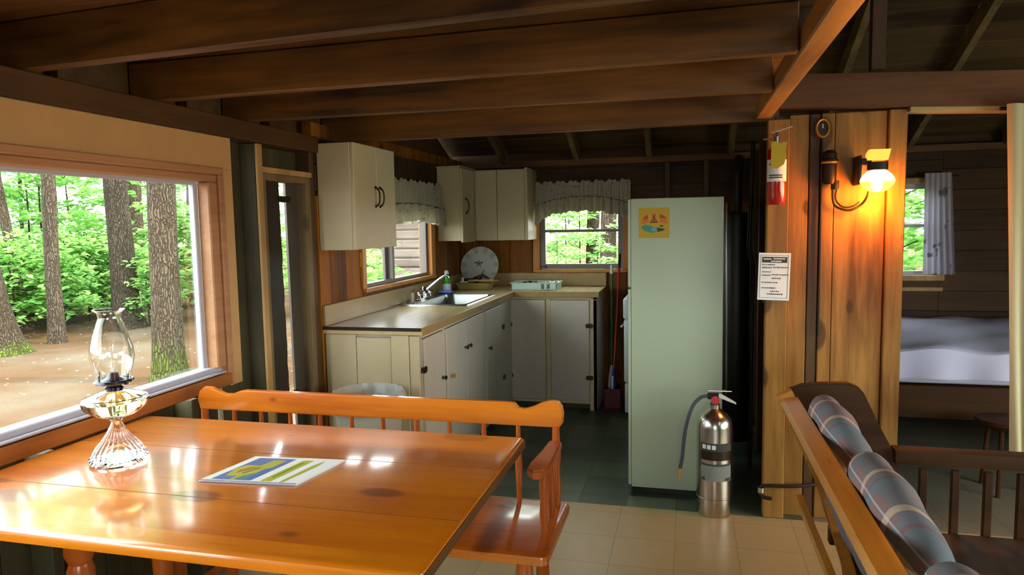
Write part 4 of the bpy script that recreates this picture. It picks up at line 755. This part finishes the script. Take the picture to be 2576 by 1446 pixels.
# ================================================================ BEDROOM
bd = T('bed', 'bed with pale lilac sheet seen through the bedroom doorway', 'bed', (1.9, 5.0, 0))
def mat_fn(u, v):
    x = .98 + 2.0 * u; y = 4.36 + 1.4 * v; 
    return (x, y, .715 + .012 * math.sin(7 * x + 3 * y) * math.sin(9 * y) + .008 * math.sin(23 * x + 11 * y))
q = B(); n = 50
q.box(.98, 2.98, 4.37, 5.74, .50, .70, .05, seg=4); obj('mattress', q, M['linen'], bd)
q = B().grid(lambda u, v: (.97 + 2.02 * u + .004 * math.sin(30 * v), (5.74 - 1.40 * min(v / .85, 1)) - (.02 * math.sin(40 * u) + .012) * max(0, (v - .8) / .2), .712 + .010 * math.sin(11 * u * 2 + 8 * v) * math.sin(13 * v) + .006 * math.sin(31 * u + 9 * v) - .16 * max(0, (v - .85) / .15) ** 1.0 - .01 * max(0, v - .8) * 5), 80, 50, .003); obj('sheet', q, M['linen'], bd)
obj('bed_frame', B().box(.97, 2.99, 4.38, 4.42, .30, .49, .004).box(.97, 2.99, 5.70, 5.74, .30, .49, .004).box(.97, 2.99, 4.42, 5.7, .44, .49, 0), M['sofad'], bd)
for x, y in ((1.0, 4.4), (2.95, 4.4), (1.0, 5.7), (2.95, 5.7)): obj('leg', B().box(x - .03, x + .03, y - .03, y + .03, 0, .31, .003), M['sofad'], bd)
def drape(root, name, p0, p1, zt, zb, off, fr, amp, flare, mat, nu=60):
    def fn(u, v):
        x = p0[0] + (p1[0] - p0[0]) * (u * (1 + flare * v)); y = p0[1] + (p1[1] - p0[1]) * u
        d = amp * (.4 + .6 * v) * math.sin(fr * u * 6.283 + .6 * math.sin(3 * v)) + off
        return (x + (.07 if name == 'fabric' and p0[1] < 4 else .01) * v * (1 - u), y - d, zt + (zb - zt) * v)
    return obj(name, B().grid(fn, nu, 24, .002), mat, root)
c4 = T('bedroom_curtain', 'grey-white leaf patterned curtain half covering the bedroom window', 'curtain', (1.78, YB - .05, 1.0)); drape(c4, 'fabric', (1.675, YB - .06), (1.85, YB - .06), 1.77, 1.03, .02, 5, .014, .25, M['curtain2']); obj('curtain_rod', B().tube([(1.36, YB - .06, 1.745), (1.9, YB - .06, 1.745)], .006, 8), M['iron'], c4)
c5 = T('doorway_drape', 'long cream drape hanging at the right of the bedroom doorway', 'curtain', (1.5, 3.45, .4)); drape(c5, 'fabric', (1.305, 3.44), (1.95, 3.44), 1.92, .36, .015, 6, .032, .0, M['cream'], 140); obj('curtain_rod', B().tube([(1.29, 3.45, 1.905), (3.28, 3.45, 1.905)], .008, 8), M['iron'], c5)
st_ = T('stool', 'small dark stool by the bed, half hidden behind the long cream drape', 'stool', (1.55, 4.1, 0)); obj('seat', B().lathe([(0, 0), (.13, 0), (.14, .015), (.13, .03), (0, .035)], (1.62, 4.1, .36), 24), M['sofad'], st_)
for a in (0, 1, 2): obj('leg', B().tube([(1.62 + .09 * math.cos(a * 2.1), 4.1 + .09 * math.sin(a * 2.1), .36), (1.62 + .12 * math.cos(a * 2.1), 4.1 + .12 * math.sin(a * 2.1), 0)], .012, 8), M['sofad'], st_)

# ================================================================ TABLE, LAMP, BOOKLET, BENCH
tb = T('dining_table', 'glossy orange pine dining table in the foreground under the picture window', 'table', (-1.15, 1.6, 0))
def rect_top(x0, x1, y0, y1, z0, z1, ed):
    q = B(); loops = [(rr(x0 + ed, x1 - ed, y0 + ed, y1 - ed, .012), z0), (rr(x0, x1, y0, y1, .02), z0 + ed * .6), (rr(x0, x1, y0, y1, .02), z1 - ed), (rr(x0 + ed * .3, x1 - ed * .3, y0 + ed * .3, y1 - ed * .3, .018), z1 - ed * .3), (rr(x0 + ed, x1 - ed, y0 + ed, y1 - ed, .015), z1)]
    loft(q, loops); loft(q, [loops[0], (rr(x0 + .05, x1 - .05, y0 + .05, y1 - .05, .01), z0)]); return q
tp = obj('tabletop', rect_top(-1.85, -.48, 1.165, 2.04, .768, .80, .010), M['table'], tb)
obj('shade_band', B().box(-.4815, -.4785, 1.175, 2.03, .770, .794, .001), wood('shade_edge_wood', '#3a220e', '#60401c', 'y', .4, knots=False), tb, 'table end edge with painted shade')  # thin darker strip paints shade onto the table's right end
obj('board_seam', B().box(-1.84, -.49, 1.4135, 1.4155, .7985, .8003, 0).box(-1.84, -.49, 1.7435, 1.745, .7985, .8003, 0), plain('seam_dark', '#5a2408', .5), tb)
q = B(); q.box(-1.68, -.89, 1.44, 1.46, .69, .768, .003).box(-1.68, -.89, 1.84, 1.86, .69, .768, .003).box(-1.68, -1.66, 1.46, 1.84, .69, .768, .003).box(-.91, -.89, 1.46, 1.84, .69, .768, .003); obj('apron', q, M['benchv'], tb)
leg_prof = [(0, 0), (.018, 0), (.022, .03), (.03, .12), (.022, .2), (.034, .24), (.026, .28), (.032, .45), (.036, .52), (.028, .545), (.038, .57), (.038, .69), (0, .69)]
for x in (-1.62, -.95):
    for y in (1.50, 1.80): obj('leg', B().lathe(leg_prof, (x, y, 0), 20).box(x - .035, x + .035, y - .035, y + .035, .60, .765, .004), M['benchv'], tb)
ol = T('oil_lamp', 'clear glass oil lamp with tall chimney on the table by the window', 'lamp', (-1.565, 1.60, .80)); lx, ly = -1.567, 1.603
obj('pedestal', B().lathe([(0, .006), (.055, .006), (.062, .001), (.072, .001), (.076, .006), (.074, .016), (.070, .022), (.066, .026), (.058, .042), (.042, .062), (.028, .082), (.018, .104), (.013, .116), (.016, .120), (.012, .124), (0, .124)], (lx, ly, .80), 72, flute=(.02, .1, 24)), M['lampglass'], ol)
obj('font', B().lathe([(0, .124), (.014, .124), (.03, .128), (.058, .140), (.078, .158), (.083, .176), (.078, .188), (.055, .198), (.03, .205), (.022, .207), (.022, .203), (.05, .194), (.074, .185), (.079, .176), (.074, .160), (.055, .144), (.03, .132), (0, .130)], (lx, ly, .80), 48, flute=(.15, .195, 8)), M['lampglass'], ol)
obj('oil', B().lathe([(0, .131), (.03, .133), (.055, .145), (.073, .161), (.078, .176), (.0, .176)], (lx, ly, .80), 40), M['oil'], ol)
obj('burner', B().lathe([(0, .205), (.022, .205), (.024, .215), (.02, .218), (.022, .222), (.045, .226), (.052, .232), (.050, .238), (.03, .236), (.016, .244), (.012, .256), (0, .258)], (lx, ly, .80), 32).tube([(lx + .02, ly, 1.03), (lx + .05, ly - .01, 1.028)], .0015, 6).lathe([(0, 0), (.006, 0), (.006, .003), (0, .003)], (lx + .052, ly - .01, 1.026), 10), plain('burner_metal', '#4a4a58', .25, metal=.9), ol, 'dark metal burner')
for a in (0, 1.57, 3.14, 4.71): obj('prong', B().tube([(lx + .048 * math.cos(a), ly + .048 * math.sin(a), 1.03), (lx + .05 * math.cos(a), ly + .05 * math.sin(a), 1.055)], .0015, 6), M['iron'], ol)
obj('wick', B().box(lx - .008, lx + .008, ly - .002, ly + .002, 1.05, 1.066, 0), M['paper'], ol)
ch_ = [(.044, .238), (.046, .250), (.047, .258), (.052, .275), (.057, .300), (.055, .325), (.045, .362), (.034, .395), (.029, .412), (.031, .425), (.042, .434)]
obj('chimney', B().lathe(ch_ + [(r_ - .0018, z_) for r_, z_ in ch_[::-1]], (lx, ly, .80), 48), M['lampglass'], ol)
# booklet
bk = T('booklet', 'spiral-bound white booklet with a colour photo cover lying on the table', 'booklet', (-1.1, 1.6, .80))
ca = Matrix(((.268, .035, 0, -1.227), (.023, .196, 0, 1.505), (0, 0, 1, .8004), (0, 0, 0, 1)))
def bkq(name, pts, z0, z1, mat, curl=False):
    q = B(); t = bmesh.new(); A = [t.verts.new((p[0], p[1], z0)) for p in pts]; Bv = [t.verts.new((p[0], p[1], z1)) for p in pts]; n = len(pts); t.faces.new(A[::-1]); t.faces.new(Bv)
    for i in range(n): t.faces.new((A[i], A[(i + 1) % n], Bv[(i + 1) % n], Bv[i]))
    q._merge(t, ca); return obj(name, q, mat, bk)
rc = lambda a, b, c, d: [(a, c), (b, c), (b, d), (a, d)]
bkq('pages', rc(0, 1, 0, 1), 0, .005, M['paper'])
bkq('cover_photo', rc(.09, .50, .06, .93), .0050, .0054, plain('photo_blue', '#5a6c9c', .5, var=.3, scale=30)); bkq('emblem', [(.16, .2), (.28, .2), (.28, .06), (.40, .1), (.40, .5), (.44, .55), (.44, .85), (.30, .85), (.28, .62), (.14, .62), (.10, .45)], .0054, .0057, plain('emblem_yellow', '#b0a630', .5, var=.15, scale=40))
bkq('emblem_tent', [(.20, .30), (.30, .55), (.22, .52), (.18, .42)], .0057, .0059, plain('emblem_red', '#a85a30', .5)); bkq('emblem_stroke', [(.26, .3), (.32, .55), (.34, .53), (.29, .3)], .0057, .0059, plain('emblem_green', '#4c6a38', .5)); bkq('photo_water', [(.40, .08), (.48, .08), (.48, .7), (.44, .5)], .0054, .0056, plain('photo_water', '#3c6cae', .5)); bkq('photo_shore', [(.31, .08), (.42, .08), (.43, .4), (.33, .2)], .0057, .0058, plain('photo_shore', '#5a7a7c', .5))
yl_ = plain('text_yellow', '#a8a822', .5)
bkq('title_bar', rc(.60, .71, .06, .9), .0050, .0053, yl_); bkq('title_text', rc(.635, .66, .2, .8), .0053, .0055, plain('olive_ink', '#6c7a10', .6)); bkq('subtitle_bar', [(.80, .05), (.845, .05), (.86, .7), (.83, .9), (.80, .7)], .0050, .0053, yl_)
q = B()
for i in range(60): 
    x = -1.224 + .264 * i / 59; y = 1.505 + .023 * i / 59
    t = [(x, y - .001 + .0035 * math.cos(a), .8045 + .0035 * math.sin(a)) for a in [k * math.pi / 4 for k in range(9)]]; q.tube(t, .0006, 4, caps=False)
obj('spiral_binding', q, plain('binding_blue', '#4a4c8a', .4), bk)
# bench
be = T('dining_bench', 'orange pine settle bench with spindle back behind the table', 'bench', (-1.1, 2.05, 0))
def rail_out():
    T_, b_ = .852, .772
    P_ = [(-1.80, b_)]
    P_ += [(-.412, b_ + .002), (-.400, .79), (-.398, .82), (-.402, .845), (-.415, .862), (-.44, .864), (-.47, .855), (-.50, .840), (-.53, .832), (-.552, .836), (-.565, .850), (-.58, T_)]
    P_ += [(-1.60, T_), (-1.63, .846), (-1.66, .834), (-1.69, .834), (-1.72, .845), (-1.75, .857), (-1.78, .857), (-1.80, .84), (-1.81, .81)]
    return P_
obj('top_rail', B().prism(rail_out(), 'y', 2.238, 2.262, .004), M['bench'], be)
q = rect_top(-1.80, -.385, 1.875, 2.285, .470, .502, .008); obj('seat', q, M['bench'], be)
spx = [-1.781, -1.659, -1.544, -1.422, -1.3, -1.173, -1.051, -.924, -.801, -.676, -.555]
for x in spx:
    obj('spindle', B().lathe([(.008, 0), (.010, .06), (.013, .14), (.009, .2), (.0075, .275)], (x, 2.25, .498), 12), M['benchv'], be)
for x in (-.425, -1.79): 
    obj('end_post', B().lathe([(.012, 0), (.016, .08), (.012, .12), (.017, .18), (.013, .24), (.012, .28)], (x, 2.25, .498), 14), M['benchv'], be)
    a = x - .0
    obj('arm_rest', B().prism([(a - .022, 2.245), (a - .028, 2.14), (a - .038, 2.03), (a - .036, 1.97), (a - .015, 1.945), (a + .012, 1.955), (a + .026, 2.0), (a + .026, 2.1), (a + .020, 2.245)], 'z', .700, .728, .005), M['benchv'], be)
    obj('arm_post', B().lathe([(.012, 0), (.017, .06), (.014, .1), (.018, .15), (.012, .2)], (x + .002, 2.04, .50), 14), M['benchv'], be)
    obj('arm_spindle', B().lathe([(.008, 0), (.011, .1), (.008, .2)], (x, 2.15, .50), 12), M['benchv'], be)
for x in (-1.68, -.47):
    for y, dy in ((1.96, -.03), (2.2, .03)):
        obj('leg', B().tube([(x, y, .472), (x, y + dy * .3, .40), (x, y + dy * .5, .33), (x, y + dy * .7, .2), (x + (.02 if x > -1 else -.02), y + dy, 0)], [.020, .028, .020, .026, .016], 16), M['benchv'], be)
    obj('stretcher', B().tube([(x + (.01 if x > -1 else -.01), 1.95, .2), (x, 2.08, .2), (x + (.01 if x > -1 else -.01), 2.21, .2)], [.009, .015, .009], 12), M['benchv'], be)

# ================================================================ SOFA
sf = T('sofa', 'wooden-framed settee seen along its back in the right foreground', 'sofa', (.8, 1.7, 0))
wing = [(.345, .800), (.36, .845), (.40, .862), (.458, .870), (.55, .874), (.585, .86), (.602, .84), (.657, .721), (.697, .645), (.72, .575), (.72, .25), (.63, .18), (.63, 0), (.58, 0), (.55, .18), (.47, .52)]
obj('end_panel', B().prism(wing, 'y', 2.625, 2.66, .004), M['sofad'], sf)  # darker wood than the post: shading of the inner face put into colour
obj('end_post', B().prism([(.311, .825), (.36, .85), (.385, .80), (.49, .52), (.59, .18), (.62, 0), (.57, 0), (.55, .18), (.445, .52)], 'y', 2.585, 2.624, .003), M['sofa'], sf)
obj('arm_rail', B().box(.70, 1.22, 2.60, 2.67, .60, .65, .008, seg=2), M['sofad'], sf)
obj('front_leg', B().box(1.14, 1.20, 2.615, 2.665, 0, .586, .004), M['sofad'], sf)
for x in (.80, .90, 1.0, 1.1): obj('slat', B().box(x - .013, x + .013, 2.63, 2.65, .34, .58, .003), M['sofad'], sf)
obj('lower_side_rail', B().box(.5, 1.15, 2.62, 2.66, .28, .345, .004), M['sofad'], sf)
q = B(); q.prism([(.320, .806), (.330, .820), (.378, .828), (.384, .80), (.345, .775), (.332, .78)], 'y', .35, 2.583); obj('top_rail', q, M['sofa'], sf)
obj('back_board', B().prism([(.385, .46), (.405, .465), (.425, .385), (.405, .38)], 'y', .35, 2.62, .003), M['sofa'], sf)
for y in (.95, .4): obj('back_post', B().prism([(.338, .77), (.365, .775), (.575, .18), (.575, 0), (.54, 0), (.54, .18)], 'y', y, y + .035, .003), M['sofa'], sf)
obj('seat_deck', B().box(.55, 1.22, .35, 2.62, .30, .36, .004), M['seat'], sf); obj('front_rail', B().box(1.19, 1.23, .35, 2.66, .25, .37, .004), M['sofad'], sf)
def cushion(cxx, cyy, cz, hx, hy, hz, tilt_):
    t = bmesh.new(); bmesh.ops.create_cube(t, size=2); bmesh.ops.subdivide_edges(t, edges=t.edges[:], cuts=13, use_grid_fill=True)
    for v in t.verts:
        x, y, z = v.co; n_ = (abs(x) ** 2.4 + abs(y) ** 3.6 + abs(z) ** 3.6) ** (1 / 3.2)
        x, y, z = x / n_, y / n_, z / n_
        v.co = (x * hx + .006 * math.sin(9 * y + 3 * z), y * hy, z * hz * (1 - .06 * y * y))
    for _ in range(2): bmesh.ops.smooth_vert(t, verts=t.verts, factor=.5, use_axis_x=True, use_axis_y=True, use_axis_z=True)
    q = B(); q._merge(t, Matrix.Translation((cxx, cyy, cz)) @ Matrix.Rotation(tilt_, 4, 'Y')); return q
for y, l in ((2.29, 'plaid back cushion at the far end of the settee'), (1.70, 'plaid back cushion in the middle of the settee'), (1.11, 'plaid back cushion nearest the camera on the settee')):
    tag(obj('back_cushion', cushion(.492, y, .632, .068, .292, .262, math.radians(-16)), M['plaid']), l, 'cushion', 'plaid back cushions')

# ================================================================ OUTSIDE
gr = B()
def gz(x, y): 
    d = math.hypot(x, y); return -.42 + .06 * math.sin(x * .7) * math.cos(y * .6) * min(1, d / 8) + .02 * math.sin(2.3 * x + 1.7 * y)
gr.grid(lambda u, v: ((-60 + 120 * u), (-40 + 110 * v), gz(-60 + 120 * u, -40 + 110 * v) - .02), 150, 140)
ST(obj('ground', gr, ground_mat()))
def trunk_mesh(r, h, lean=(0, 0), flare=1.7, seed=1, moss=False):
    rs = random.Random(seed); n = 22; t = bmesh.new(); rings = []
    zs = [0, .08, .2, .4, .7, 1.1, 1.7, 2.4, 3.2, 4.2, 5.5, 7, h]
    ph = [rs.uniform(0, 6) for _ in range(4)]
    for z in zs:
        rad = r * (1 - .45 * z / h) * (1 + (flare - 1) * math.exp(-z / .28)); ring = []
        for k in range(n):
            a = 6.283 * k / n; rr_ = rad * (1 + .05 * math.sin(3 * a + ph[0] + z) + .12 * math.exp(-z / .3) * math.sin(5 * a + ph[1]) + rs.uniform(-.025, .025))
            ring.append(t.verts.new((lean[0] * z + rr_ * math.cos(a) + .03 * math.sin(z + ph[2]), lean[1] * z + rr_ * math.sin(a), z)))
        rings.append(ring)
    for i in range(len(rings) - 1):
        for k in range(n): t.faces.new((rings[i][k], rings[i][(k + 1) % n], rings[i + 1][(k + 1) % n], rings[i + 1][k]))
    q = B(); q._merge(t); return q
def leaves(q, c, rad, n, size, rs, flat=.35, elong=1.0):
    t = q.b
    for _ in range(n):
        while True:
            p = Vector((rs.uniform(-1, 1), rs.uniform(-1, 1), rs.uniform(-1, 1)))
            if p.length < 1: break
        p = Vector(c) + Vector((p.x * rad[0], p.y * rad[1], p.z * rad[2])); s = size * rs.uniform(.6, 1.3)
        a = rs.uniform(0, 6.283); d = Vector((math.cos(a), math.sin(a), rs.uniform(-.6, .3))).normalized(); e = d.cross(Vector((rs.uniform(-flat, flat), rs.uniform(-flat, flat), 1))).normalized()
        w = s * .36 / elong; k = Vector((0, 0, -.12 * s))
        vs = [t.verts.new(p - d * s * .5), t.verts.new(p - d * s * .12 + e * w), t.verts.new(p + d * s * .22 + e * w * .8), t.verts.new(p + d * s * .55 + k), t.verts.new(p + d * s * .22 - e * w * .8), t.verts.new(p - d * s * .12 - e * w)]
        t.faces.new(vs)
def crown(h, seed, n=360):
    q = B(); rs = random.Random(seed)
    for i in range(9):
        a = rs.uniform(0, 6.28); leaves(q, (.8 * math.cos(a), .8 * math.sin(a), rs.uniform(5.8, h + .8)), (1.1, 1.1, .6), n // 9, .35, rs)
    return q
trees = [(-6.35, 7.42, .18, (.0, .0), 'bark3', 'thick mossy-footed pine trunk nearest the picture window'), (-10.95, 11.6, .24, (-.015, .01), 'bark2', 'dark straight trunk left of the mossy tree, flared at its foot'),
 (-10.85, 9.9, .125, (.02, .02), 'bark1', 'slender grey-brown trunk behind the oil lamp chimney'), (-12.77, 11.08, .10, (-.085, -.075), 'bark1', 'thin leaning trunk near the left edge of the picture window'),
 (-10.6, 8.7, .27, (-.09, -.12), 'bark4', 'big dark trunk at the far left edge of the picture window'), (-14.2, 15.6, .23, (0, 0), 'bark1', 'grey trunk just behind and left of the mossy tree'),
 (-13.5, 17.0, .2, (0, 0), 'bark2', 'dark trunk behind the bush at the right of the picture window'), (-17.5, 16.2, .09, (.01, .01), 'bark2', 'slim dark young trunk in the middle of the picture window view'),
 (-16.5, 14.2, .05, (.03, .03), 'bark2', 'very thin sapling trunk between the two slim trees'), (-16.5, 12.8, .2, (-.02, 0), 'bark2', 'broad trunk far back behind the leaning thin tree'),
 (-1.9, 17.5, .16, (0, 0), 'bark1', 'trunk left of centre through the back kitchen window'), (-1.9, 14.5, .14, (.01, 0), 'bark2', 'trunk in the middle of the back kitchen window view'),
 (-1.35, 12.5, .15, (0, 0), 'bark1', 'pale trunk right of centre through the back kitchen window'), (-1.6, 22, .25, (0, 0), 'bark2', 'distant trunk at the right of the back kitchen window view')]
for i, (x, y, r_, ln, bm, lb_) in enumerate(trees):
    e = T('tree', lb_, 'tree', (x, y, gz(x, y) - .03), 'trees outside'); e['_w'] = [0, 0, 0]
    o = obj('trunk', trunk_mesh(r_, 11, ln, 1.35 if r_ < .2 else 1.6, i + 1), M[bm], e); e['_w'] = list(e.location)
    o2 = obj('crown', crown(10, 50 + i), M['leafA'], e); o2.matrix_parent_inverse = Matrix.Identity(4); o.matrix_parent_inverse = Matrix.Identity(4)
# understory saplings
def sapling(seed, h, spread, nl, size, mat, name, elong=1.0, flat=.35):
    rs = random.Random(seed); e = T(name, '', 'tree', (0, 0, 0)); st_b = B(); st_b.tube([(0, 0, 0), (.04, .02, h * .5), (.0, .08, h)], [.022, .016, .006], 7); lf = B()
    for i in range(16):
        z = h * (.12 + .88 * (i + .5) / 16); a = i * 2.4 + rs.uniform(-.4, .4); L_ = spread * (1.15 - .7 * z / h) * rs.uniform(.6, 1.1)
        tip = (L_ * math.cos(a), L_ * math.sin(a), z + .12 * L_); st_b.tube([(0.02, 0.02, z - .1), (tip[0] * .5, tip[1] * .5, z + .06), tip], [.01, .006, .002], 5)
        for s in (.4, .7, 1.0): leaves(lf, (tip[0] * s, tip[1] * s, z + .1 * s), (.32 * spread, .32 * spread, .12), nl // 48, size, rs, flat, elong)
    obj('stem', st_b, M['bark2'], e); obj('foliage', lf, mat, e); return e
protos = [sapling(1, 4.6, 1.3, 1500, .15, M['leafA'], 'sapling'), sapling(2, 3.6, 1.1, 1300, .14, M['leafC'], 'sapling'), sapling(3, 5.4, 1.5, 2300, .12, M['leafB'], 'young_hemlock', 2.2, .15), sapling(4, 1.5, .7, 900, .11, M['leafA'], 'shrub')]
LB = ['leafy green understory sapling in the sunlit woods outside', 'pale green leafy sapling in the sunlit woods outside', 'feathery young hemlock in the woods outside', 'low leafy shrub on the forest floor outside']
GP = ['green saplings in the woods', 'pale saplings in the woods', 'young hemlocks in the woods', 'low shrubs in the woods']
rp = random.Random(21); placed = []
def put(k, x, y, s=1, label=None, first={}):
    r_ = protos[k]
    if k not in first: o = r_; first[k] = 1; o.location = (x, y, gz(x, y) - .02); o.scale = (s,) * 3; o.rotation_euler = (0, 0, rp.uniform(0, 6))
    else: o = dup(r_, (0, 0, 0), rotz=rp.uniform(0, 6), scale=s); o.location = (x, y, gz(x, y) - .02)
    o['label'] = label or LB[k]; o['group'] = GP[k]; o['category'] = 'shrub' if k == 3 else 'tree'
for i in range(34):
    ang = math.radians(rp.uniform(30, 72)); d_ = rp.uniform(17, 30); k = rp.choice([0, 0, 1, 1, 2, 3]); put(k, -d_ * math.sin(ang), d_ * math.cos(ang), rp.uniform(.8, 1.25))
for x, y, k, s in ((-11.75, 14.5, 3, 1.5), (-12.3, 13.8, 3, 1.0), (-9.6, 13.6, 3, .8), (-12.2, 9.6, 3, .9), (-13.2, 10.2, 3, 1.1), (-14.2, 11.5, 2, .9), (-12.6, 12.8, 3, .8), (-14.5, 13.3, 3, 1.2), (-15, 14.5, 3, 1.3)): put(k, x, y, s)
for i in range(22):
    ang = math.radians(rp.uniform(32, 62)); d_ = rp.uniform(15, 19); put(3, -d_ * math.sin(ang), d_ * math.cos(ang), rp.uniform(.9, 1.5))
# seen through the back windows
for x, y, k, s in ((-1.9, 10.2, 1, .55), (-1.2, 9.4, 1, .50), (-2.4, 14, 0, .8), (-.6, 13, 0, .8), (-3, 20, 0, 1.1), (-1, 24, 1, 1.2), (.4, 19, 0, 1), (-4, 24, 1, 1.2), (2.4, 9.0, 0, .8), (3.0, 8.6, 1, .8), (3.6, 10, 0, 1.1), (2.8, 11.5, 2, 1.0), (4.2, 13, 0, 1.2), (-4.1, 9.0, 1, .40), (-3.3, 7.9, 1, .36), (-3.0, 7.0, 3, .8), (-4.0, 8.0, 3, 1.0), (-4.6, 9.4, 3, 1.1)): put(k, x, y, s)
# neighbouring cabin
nc = T('neighbour_cabin', 'brown log-sided cabin seen through the sink window', 'building', (-7.5, 14, -.4))
q = B()
for i in range(14): q.box(-6.5, -3.3, 12.6, 16, -.42 + i * .18, -.42 + i * .18 + .175, .03)
obj('wall', q, M['siding'], nc); obj('roof', B().prism([(12.2, 2.0), (16.4, 2.0), (14.3, 3.4)], 'x', -6.8, -3.0), M['bark2'], nc)
obj('window', B().box(-4.6, -4.0, 12.56, 12.6, .6, 1.4, .01), M['black'], nc); obj('deck_rail', B().box(-6.5, -3.3, 11.9, 11.95, .5, .56, .005).box(-6.3, -6.24, 11.9, 11.96, -.4, .5, .005).box(-5.2, -5.14, 11.9, 11.96, -.4, .5, .005), M['stud'], nc)
for o in bpy.data.objects:
    if '_w' in o: del o['_w']
